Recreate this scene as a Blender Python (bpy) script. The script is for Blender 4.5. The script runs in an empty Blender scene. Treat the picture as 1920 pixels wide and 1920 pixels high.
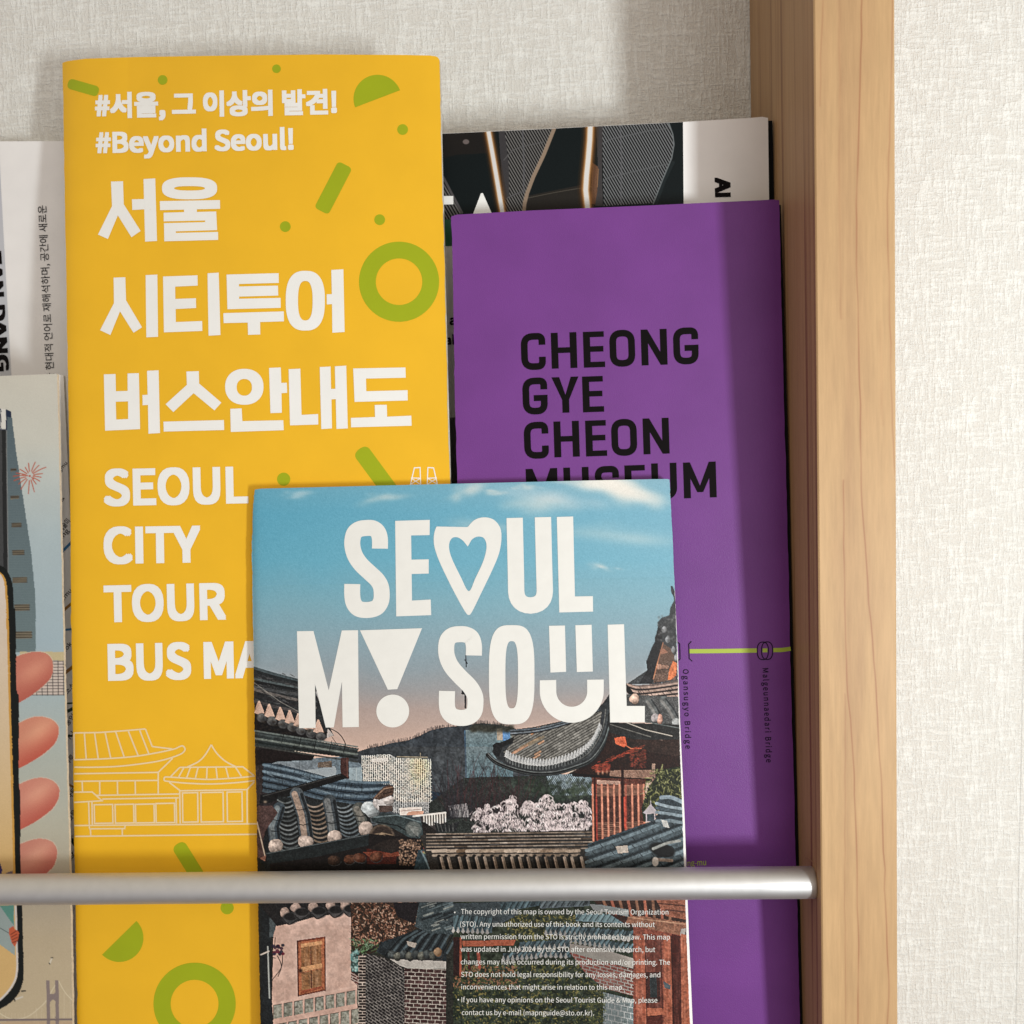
import bpy, math, random
import numpy as np
from mathutils import Matrix, Vector
from mathutils.geometry import tessellate_polygon

random.seed(7)
rng = np.random.default_rng(11)
SC = bpy.context.scene

# ------------------------------------------------------------------ camera
YAW, PITCH, ROLL, FPX = .054, .0675, .03, 1805.0
cam_rot = Matrix.Rotation(YAW, 3, 'Z') @ Matrix.Rotation(math.pi/2 - PITCH, 3, 'X') @ Matrix.Rotation(-ROLL, 3, 'Z')
cam = bpy.data.cameras.new('camera')
cam.sensor_width = 36.0
cam.lens = 36.0*FPX/1920
cam.clip_start, cam.clip_end = .01, 20
cam.dof.use_dof = True
cam.dof.focus_distance = .276
cam.dof.aperture_fstop = 22
cam_ob = bpy.data.objects.new('camera', cam)
cam_ob.matrix_world = cam_rot.to_4x4()
SC.collection.objects.link(cam_ob)
SC.camera = cam_ob

# ------------------------------------------------------------------ world (soft room light) and key lamp
world = bpy.data.worlds.new('World')
SC.world = world
world.use_nodes = True
wn, wl = world.node_tree.nodes, world.node_tree.links
bg = wn['Background']
tc = wn.new('ShaderNodeTexCoord'); sp = wn.new('ShaderNodeSeparateXYZ')
mr = wn.new('ShaderNodeMapRange'); mr.inputs[1].default_value = -1; mr.inputs[2].default_value = 1
cr = wn.new('ShaderNodeValToRGB')
els = cr.color_ramp.elements
els[0].position, els[0].color = 0.0, (.15, .125, .12, 1)
els[1].position, els[1].color = 1.0, (.80, .72, .58, 1)
for q_, c_ in ((.15, (.28, .25, .25, 1)), (.30, (.62, .60, .62, 1)), (.45, (.55, .50, .475, 1)), (.60, (.66, .585, .50, 1)), (.85, (.95, .85, .70, 1))):
    e = els.new(q_); e.color = c_
wl.new(tc.outputs['Generated'], sp.inputs[0]); wl.new(sp.outputs['Z'], mr.inputs[0])
wl.new(mr.outputs[0], cr.inputs[0]); wl.new(cr.outputs[0], bg.inputs['Color'])
bg.inputs['Strength'].default_value = .72

key = bpy.data.lights.new('window_light', 'AREA')
key.shape = 'RECTANGLE'; key.size = .042; key.size_y = .125
key.energy = 1.29; key.color = (.95, .995, 1.0)
key_ob = bpy.data.objects.new('window_light', key)
kd = Vector((.572, -1, -.29)).normalized()
key_ob.location = Vector((.03, .29, 0)) + kd*.62
key_ob.rotation_euler = (key_ob.location-Vector((.15, .33, .08))).to_track_quat('Z', 'Y').to_euler()
key.spread = math.radians(125)
SC.collection.objects.link(key_ob)

soft = bpy.data.lights.new('room_light', 'AREA')
soft.shape = 'RECTANGLE'; soft.size = .30; soft.size_y = .42
soft.energy = .98; soft.color = (1.0, .945, .89)
soft_ob = bpy.data.objects.new('room_light', soft)
sd = Vector((.31, -1, .12)).normalized()
soft_ob.location = Vector((.03, .29, 0)) + sd*.85
soft_ob.rotation_euler = sd.to_track_quat('Z', 'Y').to_euler()
SC.collection.objects.link(soft_ob)

SC.view_settings.view_transform = 'Standard'
SC.view_settings.look = 'None'
SC.view_settings.exposure = .08
SC.view_settings.gamma = 1
SC.view_settings.use_curve_mapping = False
SC.render.engine = 'CYCLES'

# ------------------------------------------------------------------ measuring helpers
XL, XR, YF, YW = .06504, .08471, .25, .33        # side panel faces, its front, the wall
RM = np.array(cam_rot)

def rays(x, y):
    x, y = np.asarray(x, float), np.asarray(y, float)
    d = np.stack([(x-960)/FPX, -(y-960)/FPX, -np.ones_like(x)], -1)
    return d @ RM.T

class Plane:
    """a sheet leaning in the rack: depth Y = y0 + s*(z-z0)"""
    def __init__(self, y0, s, z0, bend=None):
        self.y0, self.s, self.z0, self.bend = y0, s, z0, bend
        n = np.array([0, -1, s]); self.n = n/np.linalg.norm(n)      # towards the viewer
    def at(self, x, y, lift=0.0):
        d = rays(x, y)
        off = 0.0
        if self.bend is not None:
            off = self.bend(np.asarray(x, float), np.asarray(y, float))
        t = (self.y0 + off - self.s*self.z0)/(d[..., 1] - self.s*d[..., 2])
        return d*t[..., None] + self.n*lift

def lin(c):
    c = np.clip(np.asarray(c, float)/255, 0, 1)
    return np.where(c <= .04045, c/12.92, ((c+.055)/1.055)**2.4)

def interp(pts):
    a = np.array(pts, float)
    return lambda v: np.interp(v, a[:, 0], a[:, 1])

def edge(pts, wear=0.0):            # x as a function of y, with a little handling wear
    a = np.array(pts, float)
    r_ = np.random.default_rng(abs(int(a[0, 0]*3+a[-1, 0])))
    yk = np.arange(0, 2200, 3.0)
    jag = r_.normal(0, .35, len(yk)) + np.interp(yk, np.linspace(0, 2200, 120), r_.normal(0, .5, 120)) + (r_.random(len(yk)) > .975)*r_.uniform(.6, 2.0, len(yk))
    def f(y):
        y = np.asarray(y, float)
        r = np.interp(y, a[:, 1], a[:, 0])
        k = (a[-1, 0]-a[-2, 0])/(a[-1, 1]-a[-2, 1])
        return np.where(y > a[-1, 1], a[-1, 0] + k*(y-a[-1, 1]), r) + wear*np.interp(y, yk, jag)
    return f

# ------------------------------------------------------------------ materials
def mat(name, color, rough=.6, spec=.35, mottle=.04, mscale=90, bump=0.0, bscale=2500, attr=None, metallic=0.0, gain=1.0):
    m = bpy.data.materials.new(name); m.use_nodes = True
    n, l = m.node_tree.nodes, m.node_tree.links
    b = n['Principled BSDF']
    b.inputs['Roughness'].default_value = rough
    b.inputs['Specular IOR Level'].default_value = spec
    b.inputs['Metallic'].default_value = metallic
    tc = n.new('ShaderNodeTexCoord')
    nz = n.new('ShaderNodeTexNoise'); nz.inputs['Scale'].default_value = mscale; nz.inputs['Detail'].default_value = 5
    l.new(tc.outputs['Object'], nz.inputs['Vector'])
    mp = n.new('ShaderNodeMapRange')
    mp.inputs[1].default_value, mp.inputs[2].default_value = .3, .7
    mp.inputs[3].default_value, mp.inputs[4].default_value = 1-mottle, 1+mottle
    l.new(nz.outputs['Fac'], mp.inputs[0])
    mx = n.new('ShaderNodeVectorMath'); mx.operation = 'SCALE'
    if attr:
        at = n.new('ShaderNodeAttribute'); at.attribute_name = attr
        l.new(at.outputs['Color'], mx.inputs[0])
    else:
        mx.inputs[0].default_value = tuple(color)
    l.new(mp.outputs[0], mx.inputs['Scale'])
    l.new(mx.outputs[0], b.inputs['Base Color'])
    if bump:
        nb = n.new('ShaderNodeTexNoise'); nb.inputs['Scale'].default_value = bscale; nb.inputs['Detail'].default_value = 3
        l.new(tc.outputs['Object'], nb.inputs['Vector'])
        bp = n.new('ShaderNodeBump'); bp.inputs['Strength'].default_value = bump; bp.inputs['Distance'].default_value = .0002
        l.new(nb.outputs['Fac'], bp.inputs['Height']); l.new(bp.outputs[0], b.inputs['Normal'])
    return m

def C(r, g, b, k=1.0):
    return tuple(lin((r, g, b))*k)

M_paper = mat('white_paper', (.90, .88, .87), .7, .25, .03)
M_edge = mat('worn_paper_edge', (.70, .66, .58), .85, .15, .12, 900)
M_yellow = mat('yellow_cover_stock', (.885, .50, .022), .52, .22, .03, 60, .06, 3500)
M_green = mat('green_ink', (.36, .43, .010), .55, .22, .03)
M_white = mat('white_ink', (.90, .90, .88), .5, .3, .02)
M_cream = mat('cream_line_ink', (.86, .68, .40), .5, .3, .02)
M_purple = mat('purple_cover_stock', (.170, .044, .250), .42, .26, .06, 60, .30, 3600)
M_black = mat('black_ink', (.005, .0035, .004), .6, .07, .05)
M_dark = mat('dark_purple_ink', (.010, .004, .020), .6, .12, .03)
M_lime = mat('lime_ink', (.40, .50, .06), .5, .3, .02)
M_page_gap_shade = mat('black_page_gap_shade', (.006, .006, .007), .7, .15, .05)  # black back pages, also painting the shadow in the gap beside them
M_grey = mat('grey_strip_shade', (.55, .56, .60), .6, .3, .02)  # greyish white strip with its shadow painted into the colour
M_photo = mat('printed_photograph', (1, 1, 1), .45, .22, .012, 400, .04, 3000, attr='ink')
M_gloss = mat('glossy_printed_photograph', (1, 1, 1), .4, .10, .012, 400, 0, attr='ink')
M_matte = mat('matte_printed_drawing', (1, 1, 1), .6, .25, .02, 120, .03, 3000, attr='ink')

# ------------------------------------------------------------------ object helpers
def tag(o, label=None, cat=None, kind=None, group=None):
    if label: o['label'] = label
    if cat: o['category'] = cat
    if kind: o['kind'] = kind
    if group: o['group'] = group
    return o

def empty(name, loc, label, cat):
    o = bpy.data.objects.new(name, None)
    o.empty_display_size = .02
    o.location = loc
    SC.collection.objects.link(o)
    return tag(o, label, cat)

def mesh_ob(name, verts, faces, mats, parent=None, mat_idx=None, smooth=False):
    v = np.asarray(verts, float)
    if parent is not None:
        v = v - np.array(parent_loc(parent))
    me = bpy.data.meshes.new(name)
    if isinstance(faces, np.ndarray) and faces.ndim == 2:
        k = faces.shape[1]
        me.vertices.add(len(v)); me.vertices.foreach_set('co', v.astype(np.float32).ravel())
        me.loops.add(faces.size); me.loops.foreach_set('vertex_index', faces.astype(np.int32).ravel())
        me.polygons.add(len(faces))
        me.polygons.foreach_set('loop_start', (np.arange(len(faces))*k).astype(np.int32))
        me.polygons.foreach_set('loop_total', np.full(len(faces), k, np.int32))
        me.update(calc_edges=True)
    else:
        me.from_pydata([tuple(p) for p in v], [], [tuple(f) for f in faces])
    for m in (mats if isinstance(mats, (list, tuple)) else [mats]):
        me.materials.append(m)
    if mat_idx is not None:
        me.polygons.foreach_set('material_index', np.asarray(mat_idx, np.int32))
    if smooth:
        me.polygons.foreach_set('use_smooth', np.ones(len(me.polygons), bool))
    me.validate()
    me.update()
    o = bpy.data.objects.new(name, me)
    SC.collection.objects.link(o)
    if parent is not None:
        o.parent = parent
    return o

def parent_loc(p):
    loc = Vector((0, 0, 0))
    while p is not None:
        loc += p.location; p = p.parent
    return loc

SHELF_Z = -.192
BOTTOM = 2100.0                     # below the picture, where the sheets stand on the shelf

def sheet(name, plane, left, right, top, mats, parent, thick=.0012, nx=60, ny=120, bottom=None, lift=0.0, paint=None):
    """a sheet, cover or page block traced by its edges and stood at its own depth, with real thickness"""
    if bottom is None:              # stand it on the shelf
        ys = np.linspace(1950, 2400, 226)
        zb = plane.at(np.full_like(ys, (top[0][0]+top[-1][0])/2), ys)[:, 2]
        bottom = float(np.interp(SHELF_Z+.0004, zb[::-1], ys[::-1]))
    s = np.linspace(0, 1, nx+1); t = np.linspace(0, 1, ny+1)
    S, T = np.meshgrid(s, t)
    # top edge runs from the left corner to the right corner
    xt = top[0][0] + S*(top[-1][0]-top[0][0])
    yt = interp(top)(xt)
    Yp = yt + T*(bottom-yt)
    xl, xr = left(Yp), right(Yp)
    Xp = xl + S*(xr-xl)
    Xp[0] = xt[0]
    P = plane.at(Xp, Yp, lift)
    n0 = (nx+1)*(ny+1)
    front = P.reshape(-1, 3)
    idx = np.arange(n0).reshape(ny+1, nx+1)
    quads = np.stack([idx[:-1, :-1], idx[1:, :-1], idx[1:, 1:], idx[:-1, 1:]], -1).reshape(-1, 4)
    # border loop, counter clockwise seen from the front
    loop = np.concatenate([idx[0, ::-1], idx[1:, 0], idx[-1, 1:], idx[-2:0:-1, -1]])
    back = front[loop] - plane.n*thick
    nb = len(loop)
    fi = n0 + np.arange(nb); bi = fi + nb; b2 = bi + nb
    side = np.stack([fi, bi, np.roll(bi, -1), np.roll(fi, -1)], -1)
    verts = np.concatenate([front, front[loop], back, back])
    # back face: strip of quads joining the left and right borders
    faces = np.concatenate([quads, side])
    mi = np.concatenate([np.zeros(len(quads), int), np.full(len(side), 1 if len(mats) > 1 else 0)])
    o = mesh_ob(name, verts, faces, mats, parent, mi)
    me = o.data
    import bmesh
    bm = bmesh.new(); bm.from_mesh(me); bm.verts.ensure_lookup_table()
    try:
        f = bm.faces.new([bm.verts[i] for i in b2[::-1]]); f.material_index = 1 if len(mats) > 1 else 0
    except Exception:
        pass
    bm.to_mesh(me); bm.free()
    if plane.bend is not None:
        me.polygons.foreach_set('use_smooth', np.concatenate([np.ones(len(quads), bool), np.zeros(len(me.polygons)-len(quads), bool)]))
    if paint is not None:
        img = Paint(Xp, Yp); paint(img)
        col = np.ones((len(me.vertices), 4), np.float32)
        col[:] = (.6, .58, .54, 1)
        col[:n0, :3] = lin(img.C).reshape(-1, 3)*img.gain
        a = me.color_attributes.new('ink', 'FLOAT_COLOR', 'POINT')
        a.data.foreach_set('color', col.ravel())
    return o

class Paint:
    """paints printing ink onto the vertices of a sheet; X, Y are positions on the sheet"""
    def __init__(self, X, Y):
        self.X, self.Y = X, Y
        self.C = np.zeros(X.shape+(3,)); self.gain = 1.0
        self.ny, self.nx = X.shape
        self.dx = abs(X[self.ny//2, -1]-X[self.ny//2, 0])/(self.nx-1)
        self.dy = abs(Y[-1, self.nx//2]-Y[0, self.nx//2])/(self.ny-1)
    def win(self, x0, y0, x1, y1):
        ym = (y0+y1)/2
        c = self.nx//2
        i0 = int(np.searchsorted(self.Y[:, c], y0-40) - 2); i1 = int(np.searchsorted(self.Y[:, c], y1+40) + 2)
        i0, i1 = max(0, i0), min(self.ny, i1)
        if i1 <= i0: return None
        xs0, xs1 = self.X[i0], self.X[i1-1]
        j0 = int(min(np.searchsorted(xs0, x0), np.searchsorted(xs1, x0)) - 3); j1 = int(max(np.searchsorted(xs0, x1), np.searchsorted(xs1, x1)) + 3)
        j0, j1 = max(0, j0), min(self.nx, j1)
        if j1 <= j0: return None
        return slice(i0, i1), slice(j0, j1)
    def mask(self, pts):
        p = np.asarray(pts, float)
        w = self.win(p[:, 0].min(), p[:, 1].min(), p[:, 0].max(), p[:, 1].max())
        if w is None: return None, None
        X, Y = self.X[w], self.Y[w]
        m = np.zeros(X.shape, bool)
        q = np.roll(p, -1, 0)
        for (x0, y0), (x1, y1) in zip(p, q):
            if y0 == y1: continue
            c = ((y0 > Y) != (y1 > Y)) & (X < (x1-x0)*(Y-y0)/(y1-y0)+x0)
            m ^= c
        return w, m
    def poly(self, pts, col, noise=0, mix=1.0):
        w, m = self.mask(pts)
        if w is None: return
        Cw = self.C[w]
        c = np.array(col, float)
        k = m.sum()
        v = np.broadcast_to(c, (k, 3)).copy()
        if noise: v += rng.normal(0, noise, (k, 1))
        Cw[m] = Cw[m]*(1-mix) + v*mix
    def fill(self, pts, fn):
        """fn(X, Y) -> colours inside the outline"""
        w, m = self.mask(pts)
        if w is None: return
        v = fn(self.X[w][m], self.Y[w][m])
        self.C[w][m] = v
    def blob(self, cx, cy, rx, ry, col, mix=1.0, rot=0.0, hard=None):
        R = max(rx, ry)*2.2
        w = self.win(cx-R, cy-R, cx+R, cy+R)
        if w is None: return
        X, Y = self.X[w]-cx, self.Y[w]-cy
        c, s = math.cos(rot), math.sin(rot)
        u, v = (X*c+Y*s)/rx, (-X*s+Y*c)/ry
        d = u*u+v*v
        a = (np.exp(-d) if hard is None else np.clip((1-np.sqrt(d))*hard+.5, 0, 1))*mix
        self.C[w] = self.C[w]*(1-a[..., None]) + np.array(col, float)*a[..., None]
    def line(self, pts, wd, col, mix=1.0):
        p = np.asarray(pts, float)
        w = self.win(p[:, 0].min()-wd, p[:, 1].min()-wd, p[:, 0].max()+wd, p[:, 1].max()+wd)
        if w is None: return
        X, Y = self.X[w], self.Y[w]
        D = np.full(X.shape, 1e9)
        for (x0, y0), (x1, y1) in zip(p[:-1], p[1:]):
            L2 = (x1-x0)**2+(y1-y0)**2+1e-9
            t = np.clip(((X-x0)*(x1-x0)+(Y-y0)*(y1-y0))/L2, 0, 1)
            D = np.minimum(D, np.hypot(X-x0-t*(x1-x0), Y-y0-t*(y1-y0)))
        a = np.clip(wd/2-D+.5, 0, 1)*mix
        self.C[w] = self.C[w]*(1-a[..., None]) + np.array(col, float)*a[..., None]
    def grain(self, amp):
        self.C += rng.normal(0, amp, self.C.shape[:2]+(1,))
    def noise2(self, X, Y, sc, seed=0, sx=1.0, sy=1.0):
        """smooth value noise in -1..1"""
        r = np.random.default_rng(seed); G = r.uniform(-1, 1, (256, 256))
        u, v = X/sc*sx, Y/sc*sy
        i, j = np.floor(u).astype(int), np.floor(v).astype(int)
        fu, fv = u-i, v-j
        fu, fv = fu*fu*(3-2*fu), fv*fv*(3-2*fv)
        g = lambda a, b: G[a % 256, b % 256]
        return (g(i, j)*(1-fu)+g(i+1, j)*fu)*(1-fv)+(g(i, j+1)*(1-fu)+g(i+1, j+1)*fu)*fv

# ------------------------------------------------------------------ flat printing (letters, shapes) laid on a sheet
def smooth(pts, n=8, closed=False):
    p = [np.array(q, float) for q in pts]; out = []
    m = len(p)
    rng_ = range(m if closed else m-1)
    for i in rng_:
        if closed: a, b, c, d = p[(i-1) % m], p[i], p[(i+1) % m], p[(i+2) % m]
        else: a, b, c, d = p[max(i-1, 0)], p[i], p[i+1], p[min(i+2, m-1)]
        for k in range(n):
            t = k/n
            out.append(.5*((2*b)+(c-a)*t+(2*a-5*b+4*c-d)*t*t+(3*b-a-3*c+d)*t**3))
    if not closed: out.append(p[-1])
    return [tuple(q) for q in out]

def rounded(pts, r, closed=False, n=6):
    """polyline with its corners rounded"""
    p = [np.array(q, float) for q in pts]; m = len(p); out = []
    for i in range(m):
        if not closed and i in (0, m-1):
            out.append(tuple(p[i])); continue
        a, b, c = p[(i-1) % m], p[i], p[(i+1) % m]
        rr = r[i] if isinstance(r, (list, tuple)) else r
        if rr <= 0: out.append(tuple(b)); continue
        d1, d2 = a-b, c-b
        l1, l2 = np.linalg.norm(d1), np.linalg.norm(d2)
        q = min(rr, l1*.5, l2*.5)
        s, e_ = b+d1/l1*q, b+d2/l2*q
        for k in range(n+1):
            t = k/n
            # close to a circular arc
            out.append(tuple((1-t)**2*s + 2*t*(1-t)*(b*.92+(s+e_)/2*.08) + t*t*e_))
    return out

def offset_path(p, d, closed):
    p = np.array(p, float); m = len(p); out = []
    for i in range(m):
        if closed: a, b, c = p[(i-1) % m], p[i], p[(i+1) % m]
        else: a, b, c = p[max(i-1, 0)], p[i], p[min(i+1, m-1)]
        t1, t2 = b-a, c-b
        if np.linalg.norm(t1) < 1e-9: t1 = t2
        if np.linalg.norm(t2) < 1e-9: t2 = t1
        t1, t2 = t1/np.linalg.norm(t1), t2/np.linalg.norm(t2)
        n1, n2 = np.array([-t1[1], t1[0]]), np.array([-t2[1], t2[0]])
        b2 = n1+n2; L = np.linalg.norm(b2)
        if L < 1e-6: nn = n1
        else:
            b2 /= L; nn = b2/max(.45, b2 @ n1)
        out.append(tuple(b+nn*d))
    return out

def circle(cx, cy, r, n=48, a0=0, a1=None, ry=None, pw=2.0):
    a1 = a0+2*math.pi if a1 is None else a1
    full = abs(a1-a0-2*math.pi) < 1e-6
    out = []
    for k in range(n if full else n+1):
        a = a0+(a1-a0)*k/n
        c, s = math.cos(a), math.sin(a)
        e_ = 2/pw
        out.append((cx+r*abs(c)**e_*math.copysign(1, c), cy+(ry or r)*abs(s)**e_*math.copysign(1, s)))
    return out

class Print:
    def __init__(self, plane, lift):
        self.plane, self.lift, self.v, self.f, self.l, self.k = plane, lift, [], [], [], 0
    def add(self, outer, *holes):
        loops = [[Vector((x, y, 0)) for x, y in lp] for lp in (outer,)+holes]
        tris = tessellate_polygon(loops)
        b = len(self.v)
        for lp in loops: 
            for q in lp:
                self.v.append((q.x, q.y)); self.l.append(self.k*2.5e-6)
        self.f += [(b+t[0], b+t[1], b+t[2]) for t in tris]
        self.k = (self.k+1) % 12
        return self
    def stroke(self, pts, w, closed=False):
        pts = [tuple(p) for p in pts]; dense = []
        for i in range(len(pts) if closed else len(pts)-1):
            p, q = pts[i], pts[(i+1) % len(pts)]
            n = max(1, int(math.hypot(q[0]-p[0], q[1]-p[1])/7))
            dense += [(p[0]+(q[0]-p[0])*k/n, p[1]+(q[1]-p[1])*k/n) for k in range(n)]
        pts = dense if closed else dense+[pts[-1]]
        keep = [pts[0]]
        for q in pts[1:]:
            if math.hypot(q[0]-keep[-1][0], q[1]-keep[-1][1]) > .12: keep.append(q)
        pts = keep
        a, b = offset_path(pts, w/2, closed), offset_path(pts, -w/2, closed)
        if closed:
            A = lambda P: abs(sum(P[i][0]*P[(i+1) % len(P)][1]-P[(i+1) % len(P)][0]*P[i][1] for i in range(len(P))))
            return self.add(a, b) if A(a) > A(b) else self.add(b, a)
        # a strip of quads, robust for any bend
        base = len(self.v)
        for q, r in zip(a, b):
            self.v += [q, r]; self.l += [self.k*2.5e-6]*2
        for i in range(len(a)-1):
            j = base+2*i
            self.f += [(j, j+1, j+3), (j, j+3, j+2)]
        self.k = (self.k+1) % 12
        return self
    def disc(self, cx, cy, r): return self.add(circle(cx, cy, r))
    def raw(self, v, f):
        b = len(self.v)
        self.v += v; self.l += [self.k*2.5e-6]*len(v)
        self.f += [tuple(i+b for i in t) for t in f]
        self.k = (self.k+1) % 12
        return self
    def build(self, name, m, parent, label=None):
        v = np.array(self.v, float)
        P = self.plane.at(v[:, 0], v[:, 1]) + self.plane.n*(self.lift+np.array(self.l))[:, None]
        # wind every face towards the viewer
        F = []
        for t in self.f:
            a, b, c = v[t[0]], v[t[1]], v[t[2]]
            cr_ = (b[0]-a[0])*(c[1]-a[1])-(b[1]-a[1])*(c[0]-a[0])
            if abs(cr_) < 1e-7: continue
            F.append(t if cr_ < 0 else (t[0], t[2], t[1]))
        o = mesh_ob(name, P, np.array(F, int), m, parent)
        if label: o['label'] = label
        return o

# lettering set in Blender's own fonts
def find_font():
    try:
        import os
        d = bpy.utils.system_resource('DATAFILES', path='fonts')
        return bpy.data.fonts.load(os.path.join(d, 'Noto Sans CJK Regular.woff2'))
    except Exception:
        return None
FONT = find_font()
_cap = {}

def glyphs(body, bold, spacing=1.0):
    cu = bpy.data.curves.new('lettering', 'FONT')
    cu.body = body; cu.size = 1; cu.offset = bold; cu.space_character = spacing
    cu.resolution_u = 5
    if FONT: cu.font = FONT
    ob = bpy.data.objects.new('lettering', cu)
    SC.collection.objects.link(ob)
    dg = bpy.context.evaluated_depsgraph_get()
    me = bpy.data.meshes.new_from_object(ob.evaluated_get(dg))
    v = [(p.co.x, p.co.y) for p in me.vertices]
    f = []
    me.calc_loop_triangles()
    for t in me.loop_triangles: f.append(tuple(t.vertices))
    bpy.data.objects.remove(ob); bpy.data.curves.remove(cu); bpy.data.meshes.remove(me)
    return np.array(v, float).reshape(-1, 2), f

def text(pr, body, p0, p1, cap, bold=0.0, spacing=1.0, width=None, wfac=1.0):
    """set `body` on the baseline p0 -> p1 (stretched to fit; or set p1 only as direction with width None) with capitals `cap` tall"""
    v, f = glyphs(body, 0.0, spacing)
    bold *= .35                                       # stroke growth is given in ems
    if not len(v): return
    if 0 not in _cap:
        h, _ = glyphs('H', 0.0); _cap[0] = (h[:, 1].min(), h[:, 1].max())
    c0, c1 = _cap[0][0]-bold, _cap[0][1]+bold
    d = np.array(p1, float)-np.array(p0, float); L = np.linalg.norm(d); d /= L
    up = np.array([d[1], -d[0]])
    sy = cap/(c1-c0)
    sx = L/(v[:, 0].max()-v[:, 0].min()+2*bold) if width is None else sy*wfac
    ring = [(0, 0)] if bold < .0012 else [(bold*a, bold*b_*.9) for a in (-1, 0, 1) for b_ in (-1, 0, 1)] if bold > .006 else [(bold*a, bold*b_) for a in (-1, 1) for b_ in (-1, 1)]
    for bx, by in ring:
        q = np.array(p0) + ((v[:, 0]-v[:, 0].min()+bold+bx)*sx)[:, None]*d + ((v[:, 1]+by-c0)*sy)[:, None]*up
        pr.raw([tuple(t) for t in q], f)

def sc(ox, oy, k):
    return lambda *pts: [(ox+x/k, oy+y/k) for x, y in pts]

# ================================================================== THE WALL
def wallpaper():
    m = bpy.data.materials.new('woven_wallpaper'); m.use_nodes = True
    n, l = m.node_tree.nodes, m.node_tree.links
    b = n['Principled BSDF']; b.inputs['Roughness'].default_value = .75; b.inputs['Specular IOR Level'].default_value = .25
    tc = n.new('ShaderNodeTexCoord')
    def nz(scale, det, sx, sz, rough=.55):
        mp = n.new('ShaderNodeMapping'); mp.inputs['Scale'].default_value = (sx, 1, sz)
        t = n.new('ShaderNodeTexNoise'); t.inputs['Scale'].default_value = scale; t.inputs['Detail'].default_value = det
        t.inputs['Roughness'].default_value = rough
        l.new(tc.outputs['Object'], mp.inputs['Vector']); l.new(mp.outputs[0], t.inputs['Vector'])
        return t.outputs['Fac']
    def ramp(v, a, b_):
        r = n.new('ShaderNodeMapRange'); r.inputs[1].default_value = a; r.inputs[2].default_value = b_
        r.interpolation_type = 'SMOOTHSTEP'
        l.new(v, r.inputs[0]); return r.outputs[0]
    def mth(op, a, b_=None):
        q = n.new('ShaderNodeMath'); q.operation = op
        for i, s in enumerate((a, b_)):
            if s is None: continue
            if isinstance(s, (int, float)): q.inputs[i].default_value = s
            else: l.new(s, q.inputs[i])
        return q.outputs[0]
    vert = ramp(nz(1050, 3, 1.0, .14, .6), .42, .62)        # upright threads
    hori = ramp(nz(1050, 3, .16, 1.0, .6), .42, .62)        # cross threads
    knot = ramp(nz(1300, 2, 1, .8, .6), .45, .63)
    fine = nz(2600, 3, 1, 1)
    big = nz(60, 3, 1, .35)
    h = mth('ADD', mth('MULTIPLY', vert, .44), mth('MULTIPLY', hori, .40))
    h = mth('ADD', mth('ADD', h, mth('MULTIPLY', knot, .30)), mth('MULTIPLY', fine, .12))
    bp = n.new('ShaderNodeBump'); bp.inputs['Strength'].default_value = .85; bp.inputs['Distance'].default_value = .00040
    l.new(h, bp.inputs['Height']); l.new(bp.outputs[0], b.inputs['Normal'])
    cr = n.new('ShaderNodeValToRGB')
    cr.color_ramp.elements[0].position, cr.color_ramp.elements[0].color = .10, (.765, .745, .695, 1)
    cr.color_ramp.elements[1].position, cr.color_ramp.elements[1].color = .88, (.90, .90, .86, 1)
    l.new(mth('ADD', h, mth('MULTIPLY', mth('SUBTRACT', big, .5), .22)), cr.inputs[0])
    # the butt joint between two lengths of paper, at the far right
    sp = n.new('ShaderNodeSeparateXYZ'); l.new(tc.outputs['Object'], sp.inputs[0])
    d = mth('ABSOLUTE', mth('SUBTRACT', sp.outputs['X'], mth('ADD', mth('MULTIPLY', sp.outputs['Z'], .014), SEAM_X)))
    seam = n.new('ShaderNodeMapRange'); seam.inputs[1].default_value = .00006; seam.inputs[2].default_value = .00022
    seam.inputs[3].default_value = .72; seam.inputs[4].default_value = 1.0
    l.new(d, seam.inputs[0])
    mx = n.new('ShaderNodeVectorMath'); mx.operation = 'SCALE'
    l.new(cr.outputs[0], mx.inputs[0]); l.new(seam.outputs[0], mx.inputs['Scale'])
    l.new(mx.outputs[0], b.inputs['Base Color'])
    return m
_d = rays(1908, 1750); SEAM_X = float(_d[0]*YW/_d[1]) - .014*float(_d[2]*YW/_d[1])
W0, W1, Z0, Z1 = -.7, .7, -.6, .6
wv = [(W0, YW, Z0), (W1, YW, Z0), (W1, YW, Z1), (W0, YW, Z1), (W0, YW+.1, Z0), (W1, YW+.1, Z0), (W1, YW+.1, Z1), (W0, YW+.1, Z1)]
wf = [(0, 1, 2, 3), (5, 4, 7, 6), (4, 0, 3, 7), (1, 5, 6, 2), (3, 2, 6, 7), (4, 5, 1, 0)]
wall = mesh_ob('wall', wv, wf, wallpaper())
tag(wall, 'off white wall covered in woven linen texture wallpaper', 'wall', 'structure')

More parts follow.
